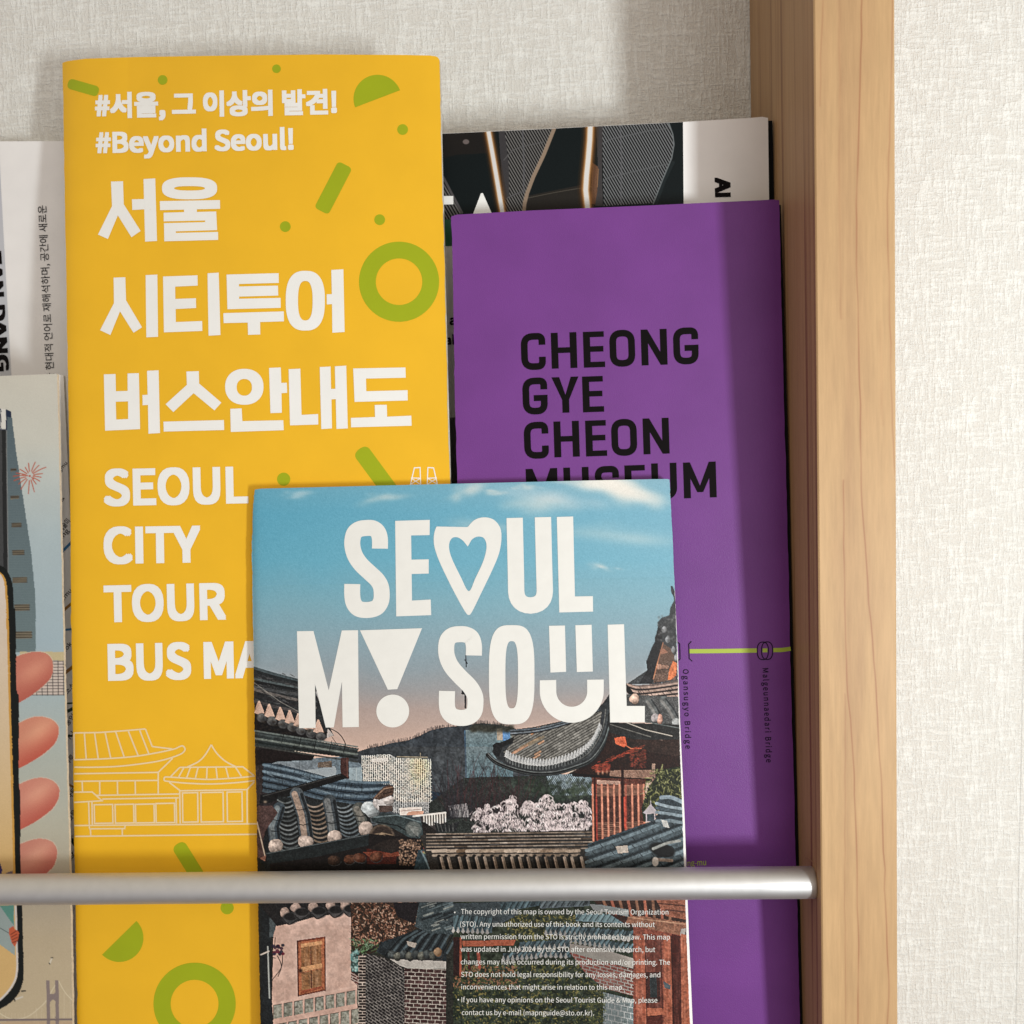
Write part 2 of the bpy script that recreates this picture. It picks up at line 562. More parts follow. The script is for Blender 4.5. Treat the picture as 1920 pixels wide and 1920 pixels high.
# ================================================================== THE RACK (side panel, rail, shelf)
def wood(name, front):
    m = bpy.data.materials.new(name); m.use_nodes = True
    n, l = m.node_tree.nodes, m.node_tree.links
    b = n['Principled BSDF']; b.inputs['Roughness'].default_value = .48; b.inputs['Specular IOR Level'].default_value = .3
    tc = n.new('ShaderNodeTexCoord')
    def nz(scale, det, sx, sz, rough=.6, dist=0.0):
        mp = n.new('ShaderNodeMapping'); mp.inputs['Scale'].default_value = (sx, sx, sz)
        t = n.new('ShaderNodeTexNoise'); t.inputs['Scale'].default_value = scale; t.inputs['Detail'].default_value = det
        t.inputs['Roughness'].default_value = rough; t.inputs['Distortion'].default_value = dist
        l.new(tc.outputs['Object'], mp.inputs['Vector']); l.new(mp.outputs[0], t.inputs['Vector'])
        return t.outputs['Fac']
    cr = n.new('ShaderNodeValToRGB'); E = cr.color_ramp.elements
    if front:
        E[0].position, E[0].color = .30, (.45, .275, .138, 1)
        E[1].position, E[1].color = .72, (.575, .37, .185, 1)
        e_ = E.new(.5); e_.color = (.52, .33, .163, 1)
        base = nz(130, 5, 1, .06, .55, .6)
    else:  # same wood toned darker: the inner side's shade is put into the colour
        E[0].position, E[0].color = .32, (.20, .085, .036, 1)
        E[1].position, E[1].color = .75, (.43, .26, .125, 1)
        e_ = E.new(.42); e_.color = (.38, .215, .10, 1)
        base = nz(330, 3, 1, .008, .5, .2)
    l.new(base, cr.inputs[0])
    fine = nz(900, 4, 1, .07, .7)
    mr_ = n.new('ShaderNodeMapRange'); mr_.inputs[1].default_value, mr_.inputs[2].default_value = .3, .7
    mr_.inputs[3].default_value, mr_.inputs[4].default_value = .90, 1.08
    l.new(fine, mr_.inputs[0])
    mx = n.new('ShaderNodeVectorMath'); mx.operation = 'SCALE'
    l.new(cr.outputs[0], mx.inputs[0]); l.new(mr_.outputs[0], mx.inputs['Scale'])
    out = mx.outputs[0]
    at = n.new('ShaderNodeAttribute'); at.attribute_name = 'growth_line'
    mix = n.new('ShaderNodeMix'); mix.data_type = 'RGBA'
    mix.inputs['B'].default_value = (.34, .155, .075, 1)
    l.new(at.outputs['Fac'], mix.inputs['Factor']); l.new(out, mix.inputs['A'])
    l.new(mix.outputs['Result'], b.inputs['Base Color'])
    bp = n.new('ShaderNodeBump'); bp.inputs['Strength'].default_value = .15; bp.inputs['Distance'].default_value = .0001
    l.new(fine, bp.inputs['Height']); l.new(bp.outputs[0], b.inputs['Normal'])
    return m
M_wood = wood('pale_wood_grain_front', True)
M_wood_in = wood('straight_wood_grain_shaded_side', False)

rack = empty('brochure_rack', (.0749, .29, -.2), 'light wood brochure rack side panel with a brushed metal rail across the front', 'rack')
ZT, ZB = .45, -.45
nx_, nz_ = 110, 640
xs = np.linspace(XL+.00035, XR-.00035, nx_+1); zs = np.linspace(.16, -.21, nz_+1)
zs = np.concatenate([[ZT], zs, [ZB]])
GX, GZ = np.meshgrid(xs, zs)
fv = np.stack([GX, np.full_like(GX, YF), GZ], -1).reshape(-1, 3)
idx = np.arange(len(fv)).reshape(GX.shape)
ff = [tuple(q) for q in np.stack([idx[:-1, :-1], idx[1:, :-1], idx[1:, 1:], idx[:-1, 1:]], -1).reshape(-1, 4)]
nfront = len(ff)
# arrises: small 45 degree edges, then sides and back
zz = [ZT, ZB]
def ring(x, y): return [(x, y, ZT), (x, y, ZB)]
ext = ring(XL+.00035, YF) + ring(XL, YF+.00035) + ring(XL, YW-.0005) + ring(XR, YW-.0005) + ring(XR, YF+.00035) + ring(XR-.00035, YF)
b0 = len(fv)
fv = np.concatenate([fv, np.array(ext)])
E_ = lambda k: (b0+2*k, b0+2*k+1)
for k in range(5):
    a, c = E_(k), E_(k+1)
    ff.append((a[0], c[0], c[1], a[1])[::-1])
ff.append(tuple(b0+2*k for k in range(6))); ff.append(tuple(b0+2*k+1 for k in range(5, -1, -1)))
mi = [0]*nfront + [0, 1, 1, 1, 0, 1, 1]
panel = mesh_ob('side_panel', fv, ff, [M_wood, M_wood_in], rack, mi)
# darker growth lines wandering up the front of the panel
d_ = rays(np.array([1600.0]), np.array([900.0]))
def to_x(px, py):
    d = rays(px, py); return (d*(YF/d[..., 1])[..., None])
lines = [([(1616, -40), (1614, 120), (1610, 250), (1606, 420), (1609, 600), (1613, 760), (1615, 900), (1620, 990), (1627, 1090), (1634, 1180), (1642, 1280), (1648, 1400), (1655, 1520), (1659, 1650), (1663, 1760), (1666, 1860), (1660, 1980)], .55, 1.5),
         ([(1582, 900), (1582, 1020), (1585, 1160), (1588, 1280), (1594, 1350), (1601, 1440), (1604, 1530), (1607, 1650), (1610, 1800), (1607, 1980)], .5, 1.4),
         ([(1674, -40), (1671, 150), (1666, 300), (1664, 420), (1667, 560), (1671, 700), (1674, 800), (1679, 900)], .35, 1.6),
         ([(1545, -40), (1540, 90), (1537, 200)], .3, 1.5), ([(1573, -40), (1575, 200), (1573, 330), (1577, 600)], .16, 2.2),
         ([(1584, 1300), (1585, 1500), (1584, 1700), (1587, 1980)], .25, 1.2), ([(1650, 600), (1655, 800)], .12, 3)]
att = np.zeros(len(fv), np.float32)
gx, gz = fv[:idx.size, 0], fv[:idx.size, 2]
pxmm = .25/FPX
for pts, st, wpx in lines:
    q = np.array(smooth(pts, 10)); W = to_x(q[:, 0], q[:, 1])
    o_ = np.argsort(W[:, 2]); xz = np.interp(gz, W[o_, 2], W[o_, 0], left=9, right=9)
    wob = np.interp(gz, np.linspace(-.25, .2, 90), np.random.default_rng(len(pts)).normal(0, .6, 90))*pxmm
    vary = np.interp(gz, np.linspace(-.25, .2, 60), np.random.default_rng(len(pts)+5).uniform(.45, 1.1, 60))
    d = (gx-xz-wob)/(wpx*pxmm)
    att[:idx.size] = np.maximum(att[:idx.size], np.minimum(.95, 2.0*st*vary)*np.exp(-d*d))
    halo = np.where(d > 0, np.exp(-d/5), np.exp(d/2))*(np.abs(d) < 20)
    att[:idx.size] = np.maximum(att[:idx.size], st*.36*vary*halo)
a = panel.data.attributes.new('growth_line', 'FLOAT', 'POINT'); a.data.foreach_set('value', att)

def metal():
    m = mat('brushed_aluminium', (.66, .655, .65), .58, .5, .03, 300, metallic=1.0)
    n, l = m.node_tree.nodes, m.node_tree.links
    b = n['Principled BSDF']
    tc = n.new('ShaderNodeTexCoord'); mp = n.new('ShaderNodeMapping'); mp.inputs['Scale'].default_value = (.05, 1, 1)
    t = n.new('ShaderNodeTexNoise'); t.inputs['Scale'].default_value = 2500; t.inputs['Detail'].default_value = 4
    l.new(tc.outputs['Object'], mp.inputs['Vector']); l.new(mp.outputs[0], t.inputs['Vector'])
    bp = n.new('ShaderNodeBump'); bp.inputs['Strength'].default_value = .06; bp.inputs['Distance'].default_value = .0001
    # sparse slanting scratches
    mp2 = n.new('ShaderNodeMapping'); mp2.inputs['Rotation'].default_value = (0, .75, 0); mp2.inputs['Scale'].default_value = (.06, 1, 1)
    t2 = n.new('ShaderNodeTexNoise'); t2.inputs['Scale'].default_value = 900; t2.inputs['Detail'].default_value = 2
    l.new(tc.outputs['Object'], mp2.inputs['Vector']); l.new(mp2.outputs[0], t2.inputs['Vector'])
    r2 = n.new('ShaderNodeMapRange'); r2.inputs[1].default_value = .66; r2.inputs[2].default_value = .74
    l.new(t2.outputs['Fac'], r2.inputs[0])
    ad = n.new('ShaderNodeMath'); ad.operation = 'ADD'
    l.new(t.outputs['Fac'], ad.inputs[0]); l.new(r2.outputs[0], ad.inputs[1])
    l.new(ad.outputs[0], bp.inputs['Height']); l.new(bp.outputs[0], b.inputs['Normal'])
    return m
RY, RR = .2575, .00418
dA, dB = rays(0, 1668.0), rays(1500, 1654.5)
A_, B_ = dA*RY/dA[1], dB*RY/dB[1]
sl = (B_[2]-A_[2])/(B_[0]-A_[0])
xa, xb = -.40, XL
seg, v, f = 64, [], []
stations = [xa, -.2, -.1, 0, .05, xb-.0004, xb]
for i, x in enumerate(stations):
    for k in range(seg):
        an = 2*math.pi*k/seg
        rr = RR if i < len(stations)-1 else RR-.0002
        v.append((x, RY+rr*math.cos(an), A_[2]+sl*(x-A_[0])+rr*math.sin(an)))
for i in range(len(stations)-1):
    for k in range(seg):
        f.append((i*seg+k, (i+1)*seg+k, (i+1)*seg+(k+1) % seg, i*seg+(k+1) % seg))
f.append(tuple(range(seg))); f.append(tuple((len(stations)-1)*seg+k for k in range(seg-1, -1, -1)))
rail = mesh_ob('rail', v, f, metal(), rack, smooth=True)
for p in rail.data.polygons:
    if len(p.vertices) > 4: p.use_smooth = False
# ledge the sheets stand on, below the picture
SZ = SHELF_Z
sv = [(x, y, z) for z in (SZ-.015, SZ) for x, y in ((-.42, YF+.0006), (XL-.0002, YF+.0006), (XL-.0002, YW-.0006), (-.42, YW-.0006))]
sf = [(3, 2, 1, 0), (4, 5, 6, 7), (0, 1, 5, 4), (1, 2, 6, 5), (2, 3, 7, 6), (3, 0, 4, 7)]
mesh_ob('shelf', sv, sf, M_wood_in, rack)

# a hair caught on the panel just above the rail's end
hp = smooth([(1508, 1611), (1511, 1609), (1515, 1608), (1519, 1611), (1523, 1615.5), (1525, 1618), (1524.5, 1622), (1524.5, 1626)], 5)
hd = rays(np.array([q[0] for q in hp]), np.array([q[1] for q in hp]))
H = hd*((XL-.00025)/hd[:, 0])[:, None]
v, f = [], []
for i, q in enumerate(H):
    t = H[min(i+1, len(H)-1)]-H[max(i-1, 0)]; t /= np.linalg.norm(t)
    u = np.cross(t, (1, 0, 0)); u /= np.linalg.norm(u); w = np.cross(t, u)
    for k in range(6):
        an = k*math.pi/3
        v.append(q+.00006*(math.cos(an)*u+math.sin(an)*w))
for i in range(len(H)-1):
    for k in range(6):
        f.append((i*6+k, i*6+(k+1) % 6, (i+1)*6+(k+1) % 6, (i+1)*6+k))
hair = mesh_ob('stray_hair', v, f, mat('blond_hair', (.45, .27, .13), .5))
tag(hair, 'thin curled hair stuck to the shaded wood just above the rail end', 'hair')

# ================================================================== SHEETS, BACK TO FRONT
LIFT = 8e-5

# ---- white leaflet at the back left
PW = Plane(.317, .02, 0)
leaf = empty('white_leaflet', tuple(PW.at(np.array(0.), np.array(BOTTOM))), 'white leaflet with small sideways Korean text standing behind the yellow map', 'leaflet')
sheet('page', PW, edge([(-420, 260), (-400, 2000)]), edge([(122, 260), (140, 900), (150, 2000)]),
      [(-420, 268), (0, 265), (122, 264.5)], [M_paper, M_edge], leaf, .0008)
pr = Print(PW, LIFT)
pr.add([(-400, 272), (-2, 267), (1, 330), (9, 480), (21, 697), (30, 900), (-380, 900)])
pr.build('grey_flap', M_grey, leaf)  # bluish grey here includes the painted shadow on the flap
pr = Print(PW, LIFT*2)
text(pr, 'EAN DANG', (-21, 472), (-6, 697), 24, .055)
pr.build('heading_lettering', M_black, leaf)
pr = Print(PW, LIFT*2)
text(pr, '을 현대적 언어로 재해석하며, 공간에 새로운', (101.5, 714), (86, 385), 13.5, .004)
pr.build('caption_lettering', M_black, leaf)

# ---- magazine with a night photograph at the back right
PM = Plane(.2950, -.02, .08)
mag = empty('magazine', tuple(PM.at(np.array(1140.), np.array(BOTTOM))), 'glossy magazine with a dark photo of lit curved walls standing behind the purple leaflet', 'magazine')
mtop = [(812, 251.2), (828, 250.5), (1000, 242.5), (1200, 232.5), (1283, 228.5), (1400, 221.5), (1430, 219), (1437, 219), (1440, 221)]
sheet('back_cover_gap_shade', Plane(.2965, -.02, .08), edge([(813, 240), (831, 2000)]), edge([(1448, 226), (1452, 375), (1462, 900), (1475, 2000)]),
      [(813, 254), (1283, 232), (1448, 226)], [M_page_gap_shade, M_page_gap_shade], mag, .0015)  # black back cover whose rim also paints the gap shadow at the right
sheet('front_cover', PM, edge([(812, 240), (830, 2000)]), edge([(1440, 219), (1442, 375), (1450, 900), (1462, 2000)]),
      mtop, [M_paper, M_edge], mag, .0009)

def paint_mag(im):
    im.gain = .9
    im.C[:] = (16, 24, 26)
    z2 = sc(820, 220, 8); z3 = sc(1040, 210, 7.385)
    im.poly(z2((60, 240), (730, 215), (745, 540), (300, 560), (60, 620)), (30, 28, 27))
    for k in range(24):
        im.blob(840+k*1.5, 250+k*1.0, 14, 20, (34, 30, 28), .05)
    im.poly([(950, 375), (1100, 345), (1100, 400), (950, 400)], (40, 37, 34))
    im.line(z2((1360, 1210), (1700, 1140), (1920, 1100), (2600, 990)), 1.0, (110, 104, 92), .8)
    im.blob(*z2((430, 368))[0], 6, 4.6, (110, 100, 98), 1, 0, 5)
    def mesh_panel(poly, k=.5, period=4.1, lo=(14, 15, 17), hi=(118, 116, 114)):
        def fn(X, Y):
            ph = (X*.86 - Y*k)/period*2*math.pi
            w = np.clip(.45+.8*np.sin(ph), 0, 1)[..., None]
            return np.array(lo)*(1-w)+np.array(hi)*w
        im.fill(poly, fn)
    # left panel of mesh
    mesh_panel(z2((930, 180), (1720, 170), (1560, 620), (1440, 900), (1330, 1140), (1280, 1420), (990, 1420), (980, 900)), .5, 4.7)
    im.poly(z2((920, 205), (1010, 205), (1070, 700), (1080, 1180), (1000, 1250), (960, 800)), (62, 60, 62), 2)
    im.line(z2((1000, 640), (1120, 500), (1280, 440), (1600, 370)), 2.2, (98, 97, 98), .7)
    im.line(z2((1280, 200), (1300, 700), (1295, 1130)), 3.4, (104, 104, 108), .6)
    im.line(z2((1050, 1210), (1150, 1160), (1300, 1110)), 2.4, (92, 91, 94), .8)
    im.line(z2((1755, 170), (1600, 560), (1440, 900), (1350, 1140), (1310, 1300), (1300, 1400)), 6.6, (150, 130, 112))
    im.line(z2((1725, 170), (1570, 560), (1410, 900), (1320, 1140), (1280, 1300)), 1.2, (180, 160, 138), .6)
    # far left sliver of mesh
    mesh_panel(z2((60, 900), (100, 880), (380, 1420), (180, 1560), (60, 1560)), .5, 5.2)
    im.line(z2((85, 890), (230, 1170), (370, 1430)), 4.5, (84, 82, 84))
    # glowing strips
    g1 = z2((765, 200), (830, 560), (880, 850), (930, 1150), (975, 1420))
    for wd, c, a in ((27, (60, 40, 25), .3), (20, (112, 72, 36), .4), (15, (160, 108, 58), .5), (11.5, (200, 152, 98), .6), (8, (228, 214, 198), 1), (5.5, (225, 224, 224), 1)):
        im.line(g1, wd, c, a)
    # right panel of mesh
    R = z3((660, 150), (1570, 110), (1640, 320), (1655, 450), (1620, 650), (1500, 930), (1370, 1260), (680, 1300), (670, 950))
    mesh_panel(R, .5, 4.7, (10, 13, 15), (124, 126, 128))
    im.poly(z3((575, 180), (665, 170), (655, 700), (665, 1300), (560, 1300), (600, 800)), (66, 63, 64), 2)
    im.line(z3((670, 440), (760, 380), (1000, 330), (1300, 260), (1560, 230)), 2.2, (104, 106, 108), .7)
    im.line(z3((670, 960), (740, 910), (950, 860), (1250, 790), (1560, 720)), 2.4, (104, 106, 108), .65)
    im.line(z3((910, 190), (925, 600), (920, 1270)), 3.2, (108, 108, 112), .6)
    im.line(z3((1575, 140), (1635, 310), (1652, 450), (1620, 640), (1490, 950), (1365, 1270)), 2.4, (112, 118, 120))
    im.line(z3((1640, 700), (1520, 950), (1410, 1250)), 6, (36, 44, 46), .7)
    im.poly(z3((520, 700), (600, 760), (590, 1100), (560, 1280), (500, 1270)), (110, 78, 58), 6)
    im.line(z3((605, 790), (590, 1040)), 1.4, (150, 112, 80))
    g2 = z3((495, 150), (485, 400), (465, 650), (440, 900), (430, 1080), (455, 1320))
    for wd, c, a in ((32, (64, 42, 22), .3), (24, (116, 72, 34), .4), (18, (165, 108, 54), .5), (13.5, (208, 160, 106), .65), (9.5, (232, 216, 198), 1), (7, (228, 226, 224), 1)):
        im.line(g2, wd, c, a)
    im.grain(2.5)
sheet('cover_photograph', PM, edge([(813, 240), (815, 480)]), edge([(1280.5, 228), (1282, 420)]),
      [(813, 251.9), (828, 251), (1000, 243), (1200, 233), (1280.5, 229)], [M_gloss, M_gloss], mag, .00002, 800, 260, bottom=412, lift=LIFT, paint=paint_mag)
pr = Print(PM, LIFT*2.2)
z2 = sc(820, 220, 8)
pr.add(z2((-20, 1184), (240, 1181), (242, 1307), (-20, 1312)))
pr.add(z2((655, 1140), (683, 1138), (830, 1470), (840, 1500), (520, 1500), (545, 1430)))
pr.build('title_lettering', M_white, mag)
pr = Print(PM, LIFT)
pr.add([(815, 412), (860, 411), (862, 461), (816, 462)])
pr.build('green_band', mat('deep_green_ink', (.012, .10, .045), .4), mag)
pr = Print(PM, LIFT)
text(pr, 'l and', (832, 610), (884, 608), 18, .04)
text(pr, 'al al', (834, 647), (880, 645), 18, .04)
pr.build('cover_lettering', M_black, mag)
pr = Print(PM, LIFT)
text(pr, 'AI', (1339.5, 333), (1341, 400), 30, .058, width=1, wfac=1.15)
pr.build('spine_lettering', M_black, mag)
pr = Print(PM, LIFT)
pr.add([(819, 784), (870, 782), (890, 1950), (832, 1950)])
pr.build('grey_band', mat('dark_grey_ink', (.10, .095, .10), .5), mag)

# ---- folded map with the phone drawing at the left
PB = Plane(.2672, .10, -.118)
PB2 = Plane(.2760, .10, -.118)
bk = empty('folded_map', tuple(PB.at(np.array(0.), np.array(BOTTOM))), 'pale blue folded map with a drawing of a tower and a hand holding a phone', 'map')
pages = sheet('folded_pages', PB2, edge([(-430, 690), (-400, 2000)]), edge([(119, 704), (126, 850), (133, 1000), (140, 1300), (150, 1900)]),
      [(-430, 712), (60, 704), (112, 702), (119, 704)], [M_paper, M_edge], bk, .0012)
pr = Print(PB2, LIFT)
for s_, x, y, L, cp in (('gmu', 113, 886, 22, 7), ('g', 114, 941, 10, 7), ('예술미', 116, 998, 26, 10), ('ang', 115, 1014, 24, 8), ('amu', 119, 1128, 26, 8), ('dok', 121, 1226, 24, 8),
                    ('소소', 127, 1302, 22, 9), ('동인', 127, 1362, 24, 9), ('가나', 128, 1392, 22, 9), ('나루', 128, 1435, 20, 9), ('사동', 130, 1500, 24, 9), ('길음', 131, 1540, 22, 9), ('순', 132, 1580, 14, 9), ('앙', 133, 1612, 14, 9)):
    text(pr, s_, (x, y), (x+L*.64, y-L*.77), cp, .012)
pr.build('map_lettering', M_black, bk)
M_blue, M_ochre, M_deep = mat('blue_ink', (.05, .2, .42), .6), mat('ochre_ink', (.36, .17, .04), .6), mat('dark_ink', (.02, .05, .035), .6)
for p, q, w, m_ in (((116, 1035), (136, 1015), 5, M_blue), ((121, 1181), (140, 1179), 4, M_blue), ((119, 1145), (136, 1130), 5, M_ochre), ((122, 1262), (142, 1246), 6, M_ochre), ((128, 1470), (142, 1478), 4, M_ochre),
                  ((125, 1319), (142, 1318), 3, M_deep), ((126, 1334), (142, 1326), 6, M_deep), ((126, 1380), (143, 1379), 3.5, M_deep), ((131, 1570), (146, 1590), 7, M_deep)):
    Print(PB2, LIFT).stroke([p, q], w).build('route_line', m_, bk)

def paint_book(im):
    im.gain = .92
    X, Y = im.X, im.Y
    g = np.array([(690, 214, 210, 198), (830, 212, 212, 202), (900, 200, 208, 205), (1000, 182, 198, 203), (1200, 172, 192, 202), (1300, 176, 192, 196), (1400, 182, 190, 184), (1550, 190, 188, 172), (1660, 186, 176, 158), (1760, 196, 180, 152), (2100, 205, 188, 155)], float)
    for k in range(3): im.C[..., k] = np.interp(Y, g[:, 0], g[:, 1+k])
    a = sc(0, 690, 3.257); b = sc(0, 1200, 4.174); c = sc(0, 1660, 7.387)
    # tower
    tower = a((36, 252), (68, 268), (100, 520), (150, 850), (190, 1120), (212, 1350), (218, 1500), (218, 1735), (40, 1735), (-60, 1735), (-60, 375), (36, 375))
    im.fill(tower, lambda x, y: np.stack([92+(y-800)*.05, 108+(y-800)*.055, 116+(y-800)*.045], -1) + 5*np.sin(y*2.0)[:, None])
    im.poly(a((-60, 375), (40, 375), (52, 1300), (-60, 1300)), (70, 72, 74), 2)
    im.poly(a((10, 380), (34, 380), (48, 1280), (22, 1280)), (36, 38, 40))
    im.line(a((40, 380), (50, 1250)), 1.2, (150, 152, 152))
    im.poly(a((36, 250), (66, 266), (72, 300), (44, 300), (44, 376), (36, 376)), (30, 44, 70))
    im.poly(a((-60, 250), (36, 250), (36, 376), (-60, 376)), (228, 226, 220))
    im.poly(a((0, 250), (8, 250), (8, 376), (0, 376)), (30, 44, 70)); im.line(a((40, 300), (40, 376), (-20, 376)), 1.6, (30, 44, 70))
    for k, (x0, x1, y) in enumerate(((66, 98, 622), (66, 115, 790), (72, 130, 958), (76, 148, 1126), (78, 165, 1294), (88, 180, 1462), (98, 195, 1630))):
        im.poly(a((x0, y-8-k*2), (x1, y-10-k*2), (x1, y+8+k*2), (x0, y+10+k*2)), (128, 120, 102))
        for j in range(3 if k > 1 else 2):
            yy = y-6-k*2+j*(6+k*1.6)+2
            im.line(a((x0, yy), (x1, yy)), 1.6, (62, 54, 48))
    # fireworks
    fx, fy = a((182, 660))[0]
    for ang, r0, r1 in ((-160, 8, 27), (-140, 7, 24), (-115, 7, 20), (-95, 9, 28), (-72, 10, 33), (-55, 8, 30), (-38, 8, 38), (-18, 8, 25), (0, 6, 21), (22, 7, 20), (48, 8, 18), (72, 7, 27), (95, 8, 29), (128, 8, 27), (150, 8, 24), (172, 8, 30), (-172, 12, 31), (35, 4, 9), (190, 4, 14)):
        an = math.radians(ang)
        bendv = 4 if abs(ang) < 90 else -4
        p = [(fx+r*math.cos(an)+bendv*(r/30)**2*0, fy+r*math.sin(an)+5*(r/32)**2) for r in np.linspace(r0, r1, 6)]
        im.line(p, 1.7, (188, 88, 66))
    im.blob(fx, fy, 2, 2, (188, 88, 66), 1, 0, 3)
    # parapet and lattice behind the hand
    im.poly(b((155, 92), (506, 92), (506, 162), (155, 162)), (205, 190, 150))
    im.poly(b((150, 165), (503, 165), (503, 432), (150, 432)), (214, 200, 190))
    for k in range(9): im.line(b((150+k*42+10, 165), (152+k*42+10, 432)), 1.2, (48, 44, 46))
    for k in range(12): im.line(b((150, 168+k*24), (504, 165+k*24)), 1.1, (48, 44, 46))
    # fingers
    def finger(pts, cx, cy, base_col, lo):
        def fn(x, y):
            v_ = (y-cy)/42+(x-cx)*.012; u = (x-cx)/50
            t = np.clip(.25+.75*v_+.1*u, 0, 1)[:, None]
            h = np.exp(-((u-.1)**2*3+(v_+.15)**2*4))[:, None]
            return np.array(base_col)*(1-t)+np.array(lo)*t + h*np.array([20, 26, 20])
        q = smooth(b(*pts), 6)
        im.poly([(x+1.2*np.sign(x-cx), y+1.2*np.sign(y-cy)) for x, y in q], (226, 206, 186), 0, .6)
        im.fill(q, fn)
    for pts, cx, cy, col, lo in ((((100, 140), (200, 105), (290, 92), (360, 105), (405, 150), (415, 210), (400, 290), (350, 350), (250, 430), (150, 490), (100, 505)), 60, 1268, (204, 126, 108), (186, 96, 82)),
                                 (((100, 675), (230, 612), (320, 600), (400, 620), (450, 665), (460, 720), (440, 790), (390, 850), (300, 920), (160, 1000), (100, 1015)), 68, 1384, (214, 142, 118), (198, 92, 76)),
                                 (((100, 1150), (230, 1095), (320, 1078), (400, 1095), (455, 1145), (465, 1200), (445, 1270), (390, 1340), (280, 1420), (155, 1487), (100, 1500)), 68, 1500, (212, 140, 122), (192, 94, 80)),
                                 (((100, 1620), (230, 1570), (320, 1555), (400, 1575), (440, 1625), (445, 1690), (420, 1770), (370, 1820), (300, 1880), (160, 1950), (100, 1960)), 66, 1614, (206, 138, 122), (188, 98, 86))):
        finger(pts, cx, cy, col, lo)
    # phone
    ph_out = [(-460, 1040), (-12, 1055)]+smooth([(0, 1060), (9, 1065), (17, 1077), (23, 1094), (25.5, 1120)], 6)+[(26, 1140), (29, 1141), (30, 1208), (30.5, 1284), (32, 1300), (35, 1302), (36, 1384), (34.5, 1386), (36, 1480), (38, 1482), (38.4, 1632), (41, 1698), (43, 1744)]+smooth([(44.6, 1815), (43.5, 1838), (37, 1859), (27, 1873), (15, 1883.5), (0, 1892), (-14, 1897)], 6)+[(-460, 1905)]
    ph_in = [(-460, 1052), (-12, 1066)]+smooth([(0, 1073), (8, 1081), (12.5, 1097), (15, 1130)], 6)+[(16, 1170), (18, 1212), (20.4, 1320), (24, 1440), (26.2, 1535), (28.4, 1638), (31, 1700), (32.6, 1744)]+smooth([(34.3, 1812), (31.8, 1833), (24.4, 1849.5), (13.5, 1864), (0, 1876.6), (-14, 1882)], 6)+[(-460, 1890)]
    im.poly(ph_out, (14, 20, 20))
    im.poly(ph_in, (212, 160, 76))
    scr = [(x-(4 if y < 1650 else 0), y) for x, y in ph_in]
    def scr_fn(x, y):
        t = np.clip((y-1080)/560, 0, 1)[:, None]
        return np.array((226, 214, 206))*(1-t)+np.array((220, 184, 124))*t
    im.fill(scr, scr_fn)
    im.poly(b((-60, 1660), (0, 1740), (18, 1800), (12, 1830), (-60, 1830)), (58, 52, 110))
    im.poly(b((50, 1822), (100, 1806), (98, 1832), (40, 1832)), (110, 96, 110))
    im.poly(c((-60, 290), (190, 270), (205, 970), (150, 930), (0, 820), (-60, 790)), (158, 172, 170))
    im.poly(c((0, 285), (190, 270), (192, 555), (150, 500)), (96, 150, 138))
    im.line([(x-1.8, y-.8) for x, y in ph_in if y > 1690 and x > -20], 3.6, (222, 216, 212))
    im.line(c((0, 590), (140, 672)), 1.2, (80, 90, 92))
    im.poly(c((125, 600), (190, 560), (200, 610), (245, 625), (266, 660), (250, 760), (205, 850), (165, 800), (130, 690)), (202, 98, 66))
    for k in range(4): im.line(c((150+k*8, 700+k*38-20), (230+k*6, 640+k*45-10)), 1.1, (70, 28, 22))
    # suspension bridge
    for k in range(22):
        x = -2+k*6.0; yc = 1903-0
        im.line([(x, 1916), (x, 1900)], .7, (222, 205, 180), .5)
    im.poly(c((-60, 1890), (1200, 1880), (1200, 2600), (-60, 2600)), (196, 172, 142), 2)
    im.line(smooth(c((-200, 1640), (0, 1775), (120, 1840), (240, 1850), (380, 1820), (520, 1720), (640, 1600), (730, 1440), (800, 1330))), 1.5, (226, 214, 186))
    im.line(smooth(c((815, 1330), (900, 1480), (1000, 1590), (1100, 1680))), 1.5, (226, 214, 186))
    for x in (500, 580, 890, 975): im.line(c((x, 1500 if x > 800 else 1700), (x, 1860)), .8, (222, 208, 182), .8)
    im.poly(c((640, 1315), (690, 1315), (705, 2700), (655, 2700)), (142, 128, 126)); im.poly(c((762, 1315), (812, 1312), (830, 2700), (775, 2700)), (142, 128, 126))
    im.poly(c((680, 1480), (700, 1505), (750, 1505), (768, 1480), (775, 1610), (740, 1585), (715, 1590), (692, 1620)), (142, 128, 126))
    im.line(c((-60, 1866), (1200, 1855)), 4, (128, 114, 114))
    # small gulls
    im.line(c((690, 1080), (718, 1010)), 2.4, (226, 220, 205)); im.line(c((708, 1005), (732, 1000)), 1.6, (40, 36, 34)); im.line(c((682, 1078), (690, 1090)), 1.8, (40, 36, 34))
    im.line(c((210, 1580), (310, 1545)), 3, (214, 208, 196)); im.line(c((300, 1466), (350, 1462)), 2.4, (24, 24, 26)); im.line(c((204, 1580), (206, 1604)), 2, (24, 24, 26))
    # soft scuffs along the fold
    im.grain(2.0)
sheet('cover', PB, edge([(-430, 690), (-400, 2000)]), edge([(107, 700), (111, 850), (114, 1000), (120, 1250), (124, 1400), (131, 1640), (136, 1900)], -.5),
      [(-430, 716), (0, 705), (100, 701), (105, 700.5), (107, 702)], [M_matte, M_edge], bk, .0011, 420, 1150, paint=paint_book)

